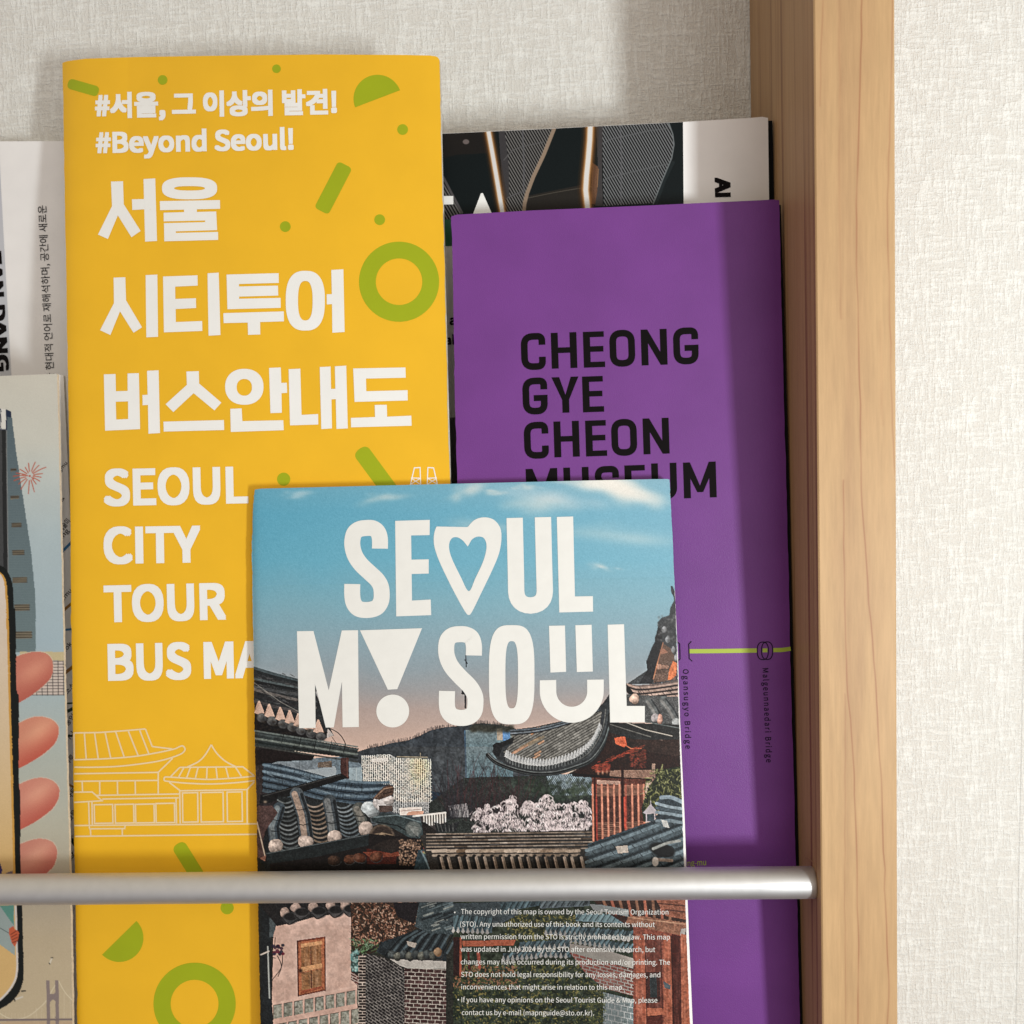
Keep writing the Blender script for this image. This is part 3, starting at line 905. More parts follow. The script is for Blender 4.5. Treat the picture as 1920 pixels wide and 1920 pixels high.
# ---- purple leaflet
def pbend(x, y):
    return .00030*np.sin((x-850)/620*3.1+.5)*np.sin(y/420+.6) + .00035*np.exp(-np.clip(1500-x-(1900-y)*.025, 0, None)/16.0)
PP = Plane(.2724, .0597, -.125, pbend)
pu = empty('purple_leaflet', tuple(PP.at(np.array(1180.), np.array(BOTTOM))), 'purple museum leaflet with bold black capitals standing against the wood panel', 'leaflet')
p_right = edge([(1461, 375), (1467, 640), (1475, 925), (1482, 1240), (1488, 1450), (1493, 1640), (1500, 1905)], -.7)
sheet('back_cover_gap_shade', Plane(.2737, .0597, -.125), edge([(852, 420), (900, 2000)]), edge([(1464, 384), (1472, 640), (1480, 925), (1487, 1240), (1493, 1450), (1498, 1640), (1504, 1905)]),
      [(852, 412), (1464, 384)], [M_page_gap_shade, M_page_gap_shade], pu, .0008)  # dark back page, widened to paint the contact shadow along the panel
sheet('front_cover', PP, edge([(846, 404), (849, 500), (852, 700), (856, 860), (858, 900), (880, 1900)], .7), p_right,
      [(846, 406), (851, 402.8), (1000, 394.5), (1200, 386), (1455, 374), (1461, 375.5)], [M_purple, M_edge], pu, .0007)
pr = Print(PP, LIFT)
Z = 4.8
def letter(ch, xl, xr, yb, h=322):
    """bold museum capitals, drawn in the tilt of their line"""
    t = 12.9; w = (xr-xl)/Z; h = h/Z; hz = t/2; vt = 5.3
    o = np.array([960+xl/Z+.6, 590+yb/Z]); ex = np.array([1, -.036]); ey = np.array([-.031, -1.0])
    P = lambda *q: [tuple(o+ex*x+ey*y) for x, y in q]
    R = 15
    if ch in 'CG':
        path = [(w-hz, h*.68), (w-hz, h-vt), (hz, h-vt), (hz, vt), (w-hz, vt)]
        if ch == 'C': path += [(w-hz, h*.345)]; pr.stroke(P(*rounded(path, [0, R, R, R, R, 0])), t*.97)
        else:
            path += [(w-hz, h*.47)]; pr.stroke(P(*rounded(path, [0, R, R, R, R, 0])), t*.97)
            pr.add(P((w*.45, h*.36), (w-t, h*.36), (w-t, h*.525), (w*.45, h*.525)))
            pr.add(P((w-t-.3, h*.40), (w, h*.40), (w, h*.525), (w-t-.3, h*.525)))
    elif ch == 'O':
        pr.stroke(P(*rounded([(hz, vt), (w-hz, vt), (w-hz, h-vt), (hz, h-vt)], R, True)), t*.97, True)
    elif ch == 'H':
        pr.add(P((0, 0), (t, 0), (t, h), (0, h))); pr.add(P((w-t, 0), (w, 0), (w, h), (w-t, h))); pr.add(P((t-.2, h*.43), (w-t+.2, h*.43), (w-t+.2, h*.585), (t-.2, h*.585)))
    elif ch == 'E':
        pr.add(P((0, 0), (w, 0), (w, h*.155), (t, h*.155), (t, h*.435), (w*.94, h*.435), (w*.94, h*.59), (t, h*.59), (t, h*.845), (w*.98, h*.845), (w*.98, h), (0, h)))
    elif ch == 'N':
        pr.add(P((0, 0), (t, 0), (t, h*.62), (w-t, 0), (w, 0), (w, h), (w-t, h), (w-t, h*.36), (t*.95, h), (0, h)))
    elif ch == 'Y':
        pr.add(P((w*.5-t/2, 0), (w*.5+t/2, 0), (w*.5+t/2, h*.36), (w, h), (w-t*1.12, h), (w*.5, h*.50), (t*1.12, h), (0, h), (w*.5-t/2, h*.36)))
    elif ch == 'M':
        pr.add(P((0, 0), (t, 0), (t, h*.55), (w*.41, h*.16), (w*.59, h*.16), (w-t, h*.55), (w-t, 0), (w, 0), (w, h), (w-t, h), (w*.5, h*.34), (t, h), (0, h)))
    elif ch == 'U':
        pr.stroke(P(*rounded([(hz, h), (hz, vt), (w-hz, vt), (w-hz, h)], [0, R, R, 0])), t*.97)
    elif ch == 'S':
        pr.stroke(P(*rounded([(w-hz, h*.68), (w-hz, h-vt), (hz, h-vt), (hz, h*.55), (w-hz, h*.45), (w-hz, vt), (hz, vt), (hz, h*.32)], [0, R, R, R, R, R, R, 0])), t*.95)
for row in ((('C', 83, 305, 497), ('H', 356, 586, 487), ('E', 645, 836, 478), ('O', 880, 1110, 468), ('N', 1165, 1398, 458), ('G', 1453, 1680, 447)),
            (('G', 97, 322, 898), ('Y', 362, 605, 887), ('E', 637, 827, 880)),
            (('C', 110, 332, 1296), ('H', 380, 608, 1285), ('E', 665, 854, 1277), ('O', 896, 1127, 1270), ('N', 1182, 1416, 1258)),
            (('M', 130, 413, 1712), ('U', 468, 696, 1700), ('S', 748, 968, 1692), ('E', 1018, 1205, 1680), ('U', 1258, 1487, 1662), ('M', 1546, 1840, 1654))):
    for q in row: letter(*q)
pr.build('title_lettering', M_black, pu)
z4 = sc(1250, 1180, 7.385)
pr = Print(PP, LIFT*.7)
pr.stroke(z4((318, 303), (700, 300), (1248, 292)), 8.2); pr.stroke(z4((1328, 291), (1394, 290)), 7.4); pr.stroke(z4((1476, 288), (1600, 285), (1716, 268)), 7.8)
pr.build('lime_line', M_lime, pu)
pr = Print(PP, LIFT)
text(pr, 'ng-mu ng-mu', (1250, 1626), (1324, 1622), 11, .008)
pr.build('lime_lettering', M_lime, pu)
pr = Print(PP, LIFT*1.4)
pr.stroke(z4((342, 165), (306, 205), (312, 405), (354, 442)), 1.9); pr.stroke(z4((100, 140), (180, 200), (186, 408), (140, 450)), 1.9)
pr.build('bridge_symbol', M_dark, pu)
pr = Print(PP, LIFT*1.4)
pr.stroke(circle(*z4((1330, 297))[0], 10.4, ry=16.5, pw=2.5), 1.8, True); pr.stroke(circle(*z4((1390, 295))[0], 10.4, ry=16.5, pw=2.5), 1.8, True)
pr.build('bridge_symbol', M_dark, pu)
pr = Print(PP, LIFT*1.4)
text(pr, 'Ogansugyo Bridge', (1280.5, 1255), (1285.5, 1404), 10.4, .012, 1.12)
pr.build('bridge_lettering', M_dark, pu)
pr = Print(PP, LIFT*1.4)
text(pr, 'Malgeunnaedari Bridge', (1429.5, 1253), (1436.5, 1429.5), 11, .012, 1.12)
pr.build('bridge_lettering', M_dark, pu)

# ---- yellow city tour map
def ybend(x, y):
    top_curl = .0034*np.exp(-np.clip(x-117, 0, None)/34.0)*np.exp(-np.clip(y-110, 0, None)/500)
    return .0008*np.exp(-np.clip(x-(117+(y-110)*.0146), 0, None)/9.0) + top_curl + .012*np.clip((760-y)/650, 0, 1)**2*np.clip((800-x)/560, 0, 1)**1.3 + .0002*np.sin(x/150+1)*np.sin(y/230)
PY = Plane(.2688, .10, -.118, ybend)
ye = empty('tour_map', tuple(PY.at(np.array(480.), np.array(BOTTOM))), 'tall yellow folded bus tour map with large white Korean title', 'map')
y_left = edge([(117, 117), (120, 300), (124, 500), (126, 640), (129, 800), (132, 960), (133, 1150), (136, 1280), (138, 1500), (140, 1640), (142, 1750), (145, 1920)], .6)
y_right = edge([(824, 112), (825.5, 180), (827, 250), (829, 350), (831.5, 420), (833, 480), (835.5, 600), (838, 700), (840, 800), (843, 890), (858, 1900)], -.8)
sheet('inner_pages', Plane(.2700, .10, -.118, ybend), edge([(119, 117), (122, 300), (147, 1920)]), edge([(825.6, 112), (830.8, 350), (834.9, 480), (839.8, 700), (844.8, 890), (859.8, 1900)]),
      [(119, 121), (132, 117), (250, 110), (400, 107), (600, 104.5), (760, 105.5), (820, 109), (825.2, 114)], [M_edge, M_edge], ye, .0010, 40, 60)
sheet('cover', PY, y_left, y_right, [(117, 118), (123, 115.5), (130, 114), (160, 110), (250, 107), (400, 104.5), (600, 102), (760, 103), (806, 104), (818, 105.8), (822, 108), (824, 112)],
      [M_yellow, M_edge], ye, .0010, 200, 160)
def capsule(p, q, w, r):
    pr = Print(PY, LIFT*.7)
    p, q = np.array(p, float), np.array(q, float); L = np.linalg.norm(q-p); d = (q-p)/L; n = np.array([-d[1], d[0]])
    for t in np.concatenate([np.linspace(0, r, 9), np.linspace(r, L-r, 16)[1:-1], np.linspace(L-r, L, 9)]):
        e_ = min(t, L-t); h = w/2 - (0 if e_ >= r else r-math.sqrt(max(0, r*r-(r-e_)**2)))
        c = p+d*t; pr.v += [tuple(c+n*h), tuple(c-n*h)]; pr.l += [0, 0]
    for i in range(len(pr.v)//2-1): pr.f += [(2*i, 2*i+1, 2*i+3), (2*i, 2*i+3, 2*i+2)]
    pr.build('confetti_bar', M_green, ye)
def half(a, b, n=30):
    a, b = np.array(a, float), np.array(b, float); c = (a+b)/2; r = np.linalg.norm(b-a)/2
    a0 = math.atan2(a[1]-c[1], a[0]-c[0])
    Print(PY, LIFT*.7).add([(c[0]+r*math.cos(a0+math.pi*k/n), c[1]+r*math.sin(a0+math.pi*k/n)) for k in range(n+1)]).build('confetti_half_disc', M_green, ye)
for q in (((127.5, 156), (185, 172.5), 19.5, 8), ((647.5, 309), (602.5, 396), 29.5, 7), ((674, 842), (752, 948), 31, 12), ((333, 1582), (392, 1677), 27, 11)): capsule(*q)
for q in ((305, 150, 9), (518.5, 129, 8), (755, 243, 10), (535, 425, 10), (712, 412, 10), (532, 898.5, 12.3), (426, 1702, 12.2)):
    Print(PY, LIFT*.7).disc(*q).build('confetti_dot', M_green, ye)
half((666, 201.3), (750, 169.3)); half((256, 1726.7), (191.7, 1790))
for cx, cy, ro, ri in ((748.3, 528.3, 75, 43.7), (365, 1882, 77, 45)):
    Print(PY, LIFT*.7).add(circle(cx, cy, ro, 72), circle(cx, cy, ri, 60)).build('confetti_ring', M_green, ye)

pr = Print(PY, LIFT*1.3)
text(pr, '#서울, 그 이상의 발견!', (178.5, 219), (632, 212), 41, .045)
text(pr, '#Beyond Seoul!', (180, 288), (551, 281), 40, .040)
pr.build('slogan_lettering', M_white, ye)
A = lambda *q: [(x/3, y/3) for x, y in q]
B = lambda *q: [(x/3, 640+y/3) for x, y in q]
D = lambda *q: [(640+x/3, 640+y/3) for x, y in q]
pr = Print(PY, LIFT*1.3)
pr.add(A((625, 1022), (693, 1020), (697, 1150), (792, 1300), (740, 1335), (664, 1212), (608, 1345), (552, 1320), (631, 1160)))
pr.add(A((808, 1008), (874, 1004), (884, 1356), (817, 1360))); pr.add(A((743, 1122), (812, 1120), (814, 1178), (745, 1182)))
pr.add([(x/3, y/3) for x, y in circle(1067, 1060, 155, 60, ry=62, pw=2.7)], [(x/3, y/3) for x, y in circle(1067, 1060, 86, 48, ry=12.5, pw=2.4)])
pr.add(A((900, 1132), (1238, 1126), (1239, 1175), (1108, 1178), (1108, 1193), (1217, 1190), (1222, 1295), (990, 1302), (990, 1311), (1227, 1305), (1228, 1350), (925, 1358), (923, 1256), (1155, 1250), (1155, 1241), (922, 1246), (921, 1197), (1036, 1194), (1036, 1180), (901, 1183)))
pr.add(A((640, 1562), (706, 1560), (710, 1690), (800, 1842), (752, 1872), (676, 1752), (622, 1885), (564, 1858), (642, 1705)))
pr.add(A((820, 1548), (886, 1545), (890, 1895), (824, 1898)))
pr.add(A((918, 1556), (1112, 1549), (1113, 1607), (986, 1613), (987, 1682), (1103, 1678), (1104, 1733), (989, 1739), (990, 1812), (1138, 1806), (1139, 1862), (923, 1870)))
pr.add(A((1168, 1538), (1231, 1534), (1241, 1885), (1174, 1889)))
pr.add(A((1275, 1545), (1568, 1537), (1569, 1592), (1345, 1598), (1345, 1612), (1564, 1607), (1566, 1663), (1346, 1669), (1346, 1681), (1579, 1676), (1580, 1732), (1280, 1740)))
pr.add(A((1257, 1762), (1597, 1752), (1598, 1808), (1464, 1812), (1465, 1882), (1396, 1884), (1394, 1815), (1259, 1818)))
pr.add([(x/3, y/3) for x, y in circle(1718, 1692, 110, 64, ry=168, pw=2.6)], [(x/3, y/3) for x, y in circle(1718, 1692, 41, 48, ry=111, pw=2.6)])
pr.add(A((1864, 1519), (1932, 1515), (1939, 1868), (1870, 1872), (1868, 1711), (1839, 1713), (1838, 1656), (1867, 1655)))
pr.add(B((585, 186), (651, 184), (653, 281), (719, 279), (718, 181), (782, 179), (789, 494), (592, 503)), B((652, 340), (721, 338), (722, 437), (655, 440)))
pr.add(B((828, 166), (893, 163), (901, 516), (836, 520), (833, 358), (803, 360), (802, 302), (831, 301)))
pr.add(B((1049, 170), (1119, 168), (1121, 238), (1246, 345), (1207, 389), (1090, 292), (976, 398), (932, 354), (1052, 245)))
pr.add(B((920, 452), (1260, 443), (1262, 499), (922, 508)))
pr.add([(x/3, 640+y/3) for x, y in circle(1375, 256, 108, 60, ry=101, pw=2.2)], [(x/3, 640+y/3) for x, y in circle(1375, 259, 43, 48, ry=47, pw=2.2)])
pr.add(B((1514, 150), (1580, 147), (1583, 234), (1614, 233), (1616, 290), (1584, 292), (1586, 402), (1522, 404)))
pr.add(B((1296, 380), (1360, 377), (1364, 449), (1594, 444), (1597, 500), (1299, 510)))
pr.add(B((1624, 157), (1690, 154), (1697, 414), (1790, 409), (1791, 468), (1632, 473)))
pr.add(B((1799, 145), (1860, 142), (1863, 268), (1887, 267), (1884, 141), (1948, 137), (1957, 490), (1893, 493), (1889, 325), (1865, 327), (1868, 490), (1808, 494)))
pr.add(D((67, 153), (361, 147), (363, 205), (139, 210), (141, 281), (373, 275), (374, 333), (75, 341)))
pr.add(D((188, 358), (256, 357), (258, 424), (394, 418), (396, 475), (55, 484), (54, 431), (190, 426)))
pr.build('korean_title', M_white, ye)
pr = Print(PY, LIFT*1.3)
text(pr, 'SEOUL', (195, 949.5), (466, 944), 70, .040)
text(pr, 'CITY', (195, 1058), (377, 1055), 70, .040)
text(pr, 'TOUR', (196, 1167.5), (424.5, 1162), 70, .040)
text(pr, 'BUS MAP', (203, 1277), (545, 1270), 70, .040)
pr.build('english_title', M_white, ye)
z5 = sc(130, 1340, 5.333)
pr = Print(PY, LIFT*1.1)
LW = 2.9
for pts in (((45, 182), (300, 178), (550, 160), (762, 142)), ((762, 142), (800, 240), (830, 318)), ((830, 318), (1030, 342)),
            ((48, 183), (52, 450)), ((152, 182), (170, 440)), ((254, 182), (290, 438)), ((360, 180), (415, 432)), ((465, 170), (550, 422)), ((592, 165), (690, 410)), ((705, 155), (800, 400)),
            ((50, 590), (890, 576)), ((890, 576), (1035, 435)), ((890, 576), (890, 790)), ((50, 666), (885, 656)), ((130, 668), (134, 768)), ((305, 666), (306, 800)), ((482, 664), (484, 796)), ((660, 660), (662, 794)),
            ((50, 774), (230, 772), (330, 860), (50, 876)), ((270, 806), (1105, 792)), ((330, 842), (1095, 830)), ((1068, 832), (1074, 1088)), ((195, 870), (203, 1138)), ((228, 868), (232, 1108)),
            ((50, 1108), (1880, 1090)), ((200, 1140), (555, 1138), (558, 1108)), ((212, 1142), (216, 1212)), ((530, 1140), (532, 1208)), ((60, 1216), (1880, 1195)),
            ((1105, 758), (1110, 1088)), ((1110, 760), (1778, 748)), ((1778, 748), (1780, 1088)), ((1000, 675), (1110, 760)), ((1778, 748), (1850, 672)),
            ((1105, 526), (1735, 520), (1845, 606)), ((1105, 526), (1015, 618)), ((1145, 530), (1095, 622)), ((1212, 528), (1175, 628)), ((1288, 526), (1262, 632)), ((1378, 526), (1374, 638)), ((1468, 524), (1480, 636)), ((1565, 524), (1592, 628)), ((1660, 520), (1722, 618))):
    pr.stroke(z5(*pts), LW)
for pts in (((50, 450), (350, 440), (640, 418), (850, 385), (1040, 345), (1105, 318), (1135, 312), (1156, 335), (1150, 365), (1100, 400), (950, 450), (780, 482), (500, 515), (250, 525), (50, 524)),
            ((1420, 300), (1360, 400), (1290, 470), (1180, 522)), ((1420, 300), (1480, 390), (1570, 470), (1680, 526)),
            ((1855, 612), (1700, 628), (1400, 646), (1150, 632), (980, 622), (952, 630), (952, 655), (985, 665), (1150, 682), (1400, 692), (1650, 680), (1855, 658))):
    pr.stroke(smooth(z5(*pts), 8), LW)
for x0, y0, x1, y1 in ((250, 900, 434, 1086), (458, 898, 644, 1084), (662, 896, 848, 1082), (866, 888, 1052, 1080), (1132, 782, 1284, 1074), (1316, 778, 1538, 1072), (1578, 774, 1728, 1068)):
    pr.stroke(z5((x0, y0), (x1, y0-4), (x1+4, y1-3), (x0+4, y1)), LW, True)
pr.build('palace_drawing', M_cream, ye)
pr = Print(PY, LIFT*1.1)
for s_, x in ((1, 385), (-1, 545)):
    q = lambda *p: D(*[(x+s_*a_, b_) for a_, b_ in p])
    pr.stroke(q((-6, 850), (26, 712), (58, 710), (63, 850)), 2); pr.stroke(q((8, 768), (60, 770)), 1.8); pr.stroke(q((8, 770), (62, 806)), 1.6); pr.stroke(q((60, 770), (2, 806)), 1.6); pr.stroke(q((0, 808), (62, 808)), 1.6)
pr.build('bridge_drawing', M_white, ye)

# ---- front booklet with the roofs
def bbend(x, y):
    return .0010*np.exp(-np.clip(x-(473+(y-1000)*.016), 0, None)/6.0) + .00010*np.exp(-((y-1098+(x-473)*.022)/3.0)**2) + .00012*np.sin(x/170)*np.sin(y/210+1)
PS = Plane(.263, .117, -.118, bbend)
sl_ = empty('city_guide', tuple(PS.at(np.array(880.), np.array(BOTTOM))), 'city guide booklet with a photo of tiled roofs under blue sky, foremost behind the rail', 'booklet')
s_left = edge([(478, 918), (475, 945), (473, 985), (472, 1040), (473, 1100), (475, 1200), (476, 1280), (478, 1400), (481, 1500), (484, 1700), (488, 1900)], .7)
s_right = edge([(1255, 898), (1258.5, 960), (1262, 1030), (1265, 1100), (1268, 1180), (1270, 1240), (1273, 1350), (1279.5, 1528), (1287, 1750), (1293, 1900)], -.5)
sheet('inner_pages', Plane(.2638, .117, -.118, bbend), edge([(479, 922), (475, 1040), (477, 1200), (490, 1900)]), edge([(1255, 900), (1265, 1100), (1271.5, 1240), (1275, 1350), (1283.5, 1528), (1291.5, 1750), (1298, 1900)]),
      [(479, 921), (1255, 901)], [M_paper, M_paper], sl_, .0016, 40, 60)

def paint_city(im):
    im.gain = 1.06
    X, Y = im.X, im.Y
    g = np.array([(890, 112, 166, 187), (960, 99, 164, 189), (1050, 104, 167, 190), (1130, 122, 166, 182), (1200, 134, 160, 172), (1255, 140, 153, 161), (1295, 150, 149, 151), (1330, 168, 151, 145), (1380, 188, 163, 151), (1430, 196, 170, 156), (2200, 60, 55, 50)], float)
    yy = Y+6*im.noise2(X, Y, 60, 3)
    for k in range(3): im.C[..., k] = np.interp(yy, g[:, 0], g[:, 1+k])
    lx = np.clip((X-700)/600, -.4, 1)[..., None]*np.clip((1250-Y)/250, 0, 1)[..., None]
    im.C += lx*np.array([22, 8, 4])
    # clouds
    def cloud(cx, cy, rx, ry, a, rot=0.0, n=26, col=(226, 222, 214)):
        r = np.random.default_rng(int(cx*7+cy))
        for k in range(n):
            u, v_ = r.normal(0, .45, 2)
            im.blob(cx+u*rx*math.cos(rot)-v_*ry*math.sin(rot), cy+u*rx*math.sin(rot)+v_*ry*math.cos(rot), rx*r.uniform(.2, .55), ry*r.uniform(.3, .75), col, a*r.uniform(.2, .62), rot)
    cloud(1165, 912, 62, 16, .55, .35, 40, (228, 224, 216)); cloud(1110, 905, 60, 14, .45, .1, 30, (232, 228, 220)); cloud(1190, 930, 60, 16, .3, .2, 24)
    cloud(1050, 935, 90, 16, .28, .12, 30, (190, 205, 212)); cloud(1010, 950, 60, 18, .2, .05); cloud(880, 918, 45, 12, .35, -.4, 20); cloud(930, 924, 22, 5, .4, .05, 14)
    cloud(985, 912, 22, 5, .4, .05, 14); cloud(560, 926, 30, 7, .35, -.1, 16, (200, 214, 218)); cloud(1130, 1064, 22, 6, .4, .15, 14, (214, 214, 210)); cloud(720, 935, 40, 9, .18, -.1)
    cloud(1180, 1010, 110, 20, .1, .1); cloud(900, 985, 60, 12, .1, .1)
    zA = sc(460, 1200, 4.571); zB = sc(870, 1200, 4.571); zC = sc(470, 1600, 4.683); zD = sc(850, 1680, 4.267); zE = sc(1140, 1060, 6)
    r = np.random.default_rng(5)
    # hills and far city
    ridge = [(600, 1428), (640, 1418), (668, 1410), (690, 1403), (715, 1398), (735, 1393), (765, 1388), (790, 1378), (805, 1370), (830, 1364), (860, 1361), (885, 1358), (905, 1356), (930, 1358), (960, 1364), (1000, 1380)]
    for k in range(260):
        x = r.uniform(690, 955); y = np.interp(x, [p[0] for p in ridge], [p[1] for p in ridge])
        im.line([(x, y+3), (x+r.uniform(-1.5, 1.5), y-r.uniform(2, 6.5))], .9, (58, 54, 56), .6)
    im.fill(ridge+[(1000, 1560), (600, 1560)], lambda x, y: np.stack([54+(y-1360)*.07, 58+(y-1360)*.09, 63+(y-1360)*.10], -1)+(7*im.noise2(x, y, 5, 4)+6*im.noise2(x, y, 14, 9))[:, None])
    im.poly(zA((270, 1050), (620, 1010), (800, 1000), (990, 1060), (990, 1250), (150, 1250)), (92, 108, 120), 5)
    im.poly(zA((610, 1105), (760, 1080), (780, 1110), (770, 1210), (610, 1210)), (150, 160, 166), 4); im.poly(zA((500, 1115), (610, 1105), (610, 1190), (500, 1170)), (104, 126, 142), 4)
    im.poly(zA((620, 1050), (740, 1035), (745, 1090), (620, 1095)), (96, 86, 78), 12)
    im.poly(zA((890, 1095), (1000, 1090), (1002, 1240), (890, 1230)), (134, 154, 164), 4); im.line(zA((950, 1095), (955, 1235)), 1, (170, 186, 192))
    # lattice tower block
    def lattice(x, y):
        c = np.empty((len(x), 3)); c[:] = (64, 72, 76)
        row = np.floor((y-1412)/3.4).astype(int)
        wob = im.noise2(x, y, 26, 21)*.8
        vx = np.mod(x-678+wob*1.2, 4.0); hy = np.mod(y-1412+.4*np.sin(x*.9)+wob, 3.4)
        a_ = (vx < 1.5); b_ = (hy < 1.1) & ((row+np.floor((x-678)/4.0).astype(int)) % 2 == 0)
        t = np.clip((y-1416)/110, 0, 1)
        c[a_ | b_] = (206, 198, 190)
        c[(a_ | b_) & (t > .8)] = (176, 176, 176)
        gl = np.exp(-((x-786)/15)**2-((y-1440)/26)**2)[:, None]
        c = c*(1-gl*.5)+np.array((240, 190, 112))*gl*.5*np.where((a_ | b_)[:, None], 1.1, .55)
        c += (np.where((x > 768), 10, 0)*(1-t))[:, None]*np.array([1, .6, 0])
        return c+r.normal(0, 6, (len(x), 1))
    im.fill(zA((994, 990), (1240, 980), (1290, 1010), (1595, 1020), (1602, 1482), (1262, 1482), (1262, 1240), (1004, 1230)), lattice)
    im.poly(zA((1080, 1015), (1220, 1010), (1220, 1040), (1080, 1045)), (202, 196, 190), 14)
    im.line(zA((1300, 1000), (1560, 1005)), 1.6, (150, 140, 122)); im.line(zA((1500, 1005), (1500, 970)), 1.2, (150, 140, 122))
    im.poly(zA((1600, 1300), (1735, 1310), (1732, 1482), (1600, 1480)), (30, 52, 70), 4); im.poly(zA((1690, 1325), (1722, 1330), (1720, 1362), (1688, 1355)), (186, 192, 210))
    im.line(zA((1640, 1480), (1665, 1390), (1720, 1320)), 1.2, (20, 34, 46))
    im.poly(zA((1320, 1440), (1515, 1430), (1520, 1500), (1325, 1500)), (224, 212, 204), 6); im.poly(zA((1400, 1470), (1530, 1465), (1520, 1500), (1380, 1500)), (214, 150, 120), 8); im.line(zA((1335, 1466), (1500, 1450)), 1.6, (120, 90, 84), .6)
    # glass block behind the curved roof
    im.fill(zB((15, 770), (420, 760), (420, 1180), (25, 1180)), lambda x, y: np.stack([104-(y-1370)*.32, 116-(y-1370)*.14, 120-(y-1370)*.06], -1)+(8*np.sin(y*2.3))[:, None]+r.normal(0, 5, (len(x), 1)))
    im.poly(zB((280, 760), (330, 758), (332, 860), (282, 860)), (152, 140, 126), 4); im.poly(zB((332, 770), (400, 765), (390, 860), (334, 862)), (92, 128, 168), 8)
    im.line(zB((8, 780), (18, 1180)), 3, (62, 80, 96))
    for k in range(70): 
        x = r.uniform(885, 960); im.blob(x, 1364+r.uniform(-4, 6), 5, 4, (52, 52, 46), .5)
    im.line(zA((1890, 130), (1893, 230)), 1.6, (40, 44, 50)); im.line(zA((1882, 170), (1902, 200)), 2, (40, 44, 50))
    im.poly(zA((1858, 400), (1900, 430), (1902, 470), (1850, 465)), (36, 40, 46)); im.line(zA((1886, 460), (1886, 580)), 3.2, (36, 40, 46))
    im.line(zB((15, 135), (20, 230)), 1.4, (40, 44, 50))
    # shrubs, bare trees, blossom
    im.poly(zB((0, 1180), (1100, 1150), (1100, 1660), (-300, 1660), (-300, 1400)), (42, 46, 44), 8)
    im.fill(zB((700, 1150), (1100, 1150), (1100, 1330), (760, 1330)), lambda x, y: np.where((np.mod(x+np.floor(y/3)*1.7, 3.6) < 1.5)[:, None], np.array((126, 146, 156)), np.array((58, 74, 84)))+r.normal(0, 8, (len(x), 1)))
    for cx, cy, n, col in ((1010, 1478, 70, (44, 54, 44)), (1050, 1492, 90, (40, 50, 42)), (960, 1478, 60, (46, 54, 48)), (1085, 1480, 80, (52, 60, 50))):
        for k in range(n):
            x, y = cx+r.normal(0, 17), cy+r.normal(0, 10)
            v_ = r.uniform(-16, 22); im.blob(x, y, r.uniform(2, 5), r.uniform(1.5, 3.5), np.array(col)+v_, .8, r.uniform(0, 3))
    for k in range(120):                                   # bare branches
        x = r.uniform(838, 945); y = 1540-r.uniform(0, 30)
        L = r.uniform(20, 62); an = -math.pi/2+r.normal(.0, .42)+(x-890)*.004
        im.line([(x, y), (x+L*.5*math.cos(an), y+L*.5*math.sin(an)), (x+L*math.cos(an+r.normal(0, .15)), y+L*math.sin(an+.1))], r.uniform(.7, 1.3), (38+r.uniform(0, 20), 38, 42), .75)
    for k in range(150):
        x = r.uniform(835, 1000); y = 1530-r.uniform(0, 30); L = r.uniform(40, 105)*np.interp(x, [835, 880, 930, 1000], [.8, 1.0, 1.0, .6]); an = -math.pi/2+r.normal(0, .35)
        p = [(x, y)]
        for j in range(4): an += r.normal(0, .16); p.append((p[-1][0]+L/4*math.cos(an), p[-1][1]+L/4*math.sin(an)))
        im.line(p, r.uniform(.7, 1.2), (44+r.uniform(-8, 26), 40, 42), .6)
    im.poly(zA((1740, 1420), (1900, 1400), (1920, 1520), (1760, 1520)), (190, 184, 186), 16, .7)
    for k in range(60):
        x = r.uniform(835, 885); im.line([(x, 1535), (x+r.normal(0, 12), 1475-r.uniform(-20, 20))], 1.0, (40, 40, 44), .7)
    def tuft(x, y, n, L, col, spread=1.0):
        for k in range(n):
            an = r.uniform(-math.pi, 0); l_ = r.uniform(.4, 1)*L
            x1, y1 = x+l_*math.cos(an), y+l_*.6*math.sin(an)
            c_ = np.array(col)+r.normal(0, 22)
            im.line([(x, y), ((x+x1)/2, (y+y1)/2-3), (x1, y1+2), (x1+r.normal(0, 1), y1+r.uniform(3, 9))], r.uniform(.8, 1.5), c_, .85)
    for k in range(170):
        t = r.uniform(0, 1); x = 890+t*218
        topy = np.interp(x, [885, 905, 925, 950, 968, 985, 1000, 1020, 1040, 1060, 1085, 1110], [1532, 1512, 1510, 1502, 1492, 1488, 1504, 1494, 1498, 1512, 1506, 1498])
        tuft(x, r.uniform(topy, 1563), 7, 12, (204, 190, 190))
    for k in range(420):
        x = r.uniform(885, 1110); y = r.uniform(1515, 1563)
        im.line([(x, y), (x+r.normal(0, 3), y+r.uniform(3, 9))], .9, (52, 44, 50) if k % 3 else (224, 206, 208), .7)
    im.poly(zA((1500, 1510), (1720, 1480), (1720, 1560), (1640, 1640), (1520, 1640)), (58, 54, 54), 6)
    for k in range(9): im.line(zA((1530+k*23, 1505-k*2), (1532+k*23, 1600-k*5)), 2.4, (212, 204, 196))
    im.line(zA((1440, 1510), (1715, 1480)), 3.4, (210, 204, 198))
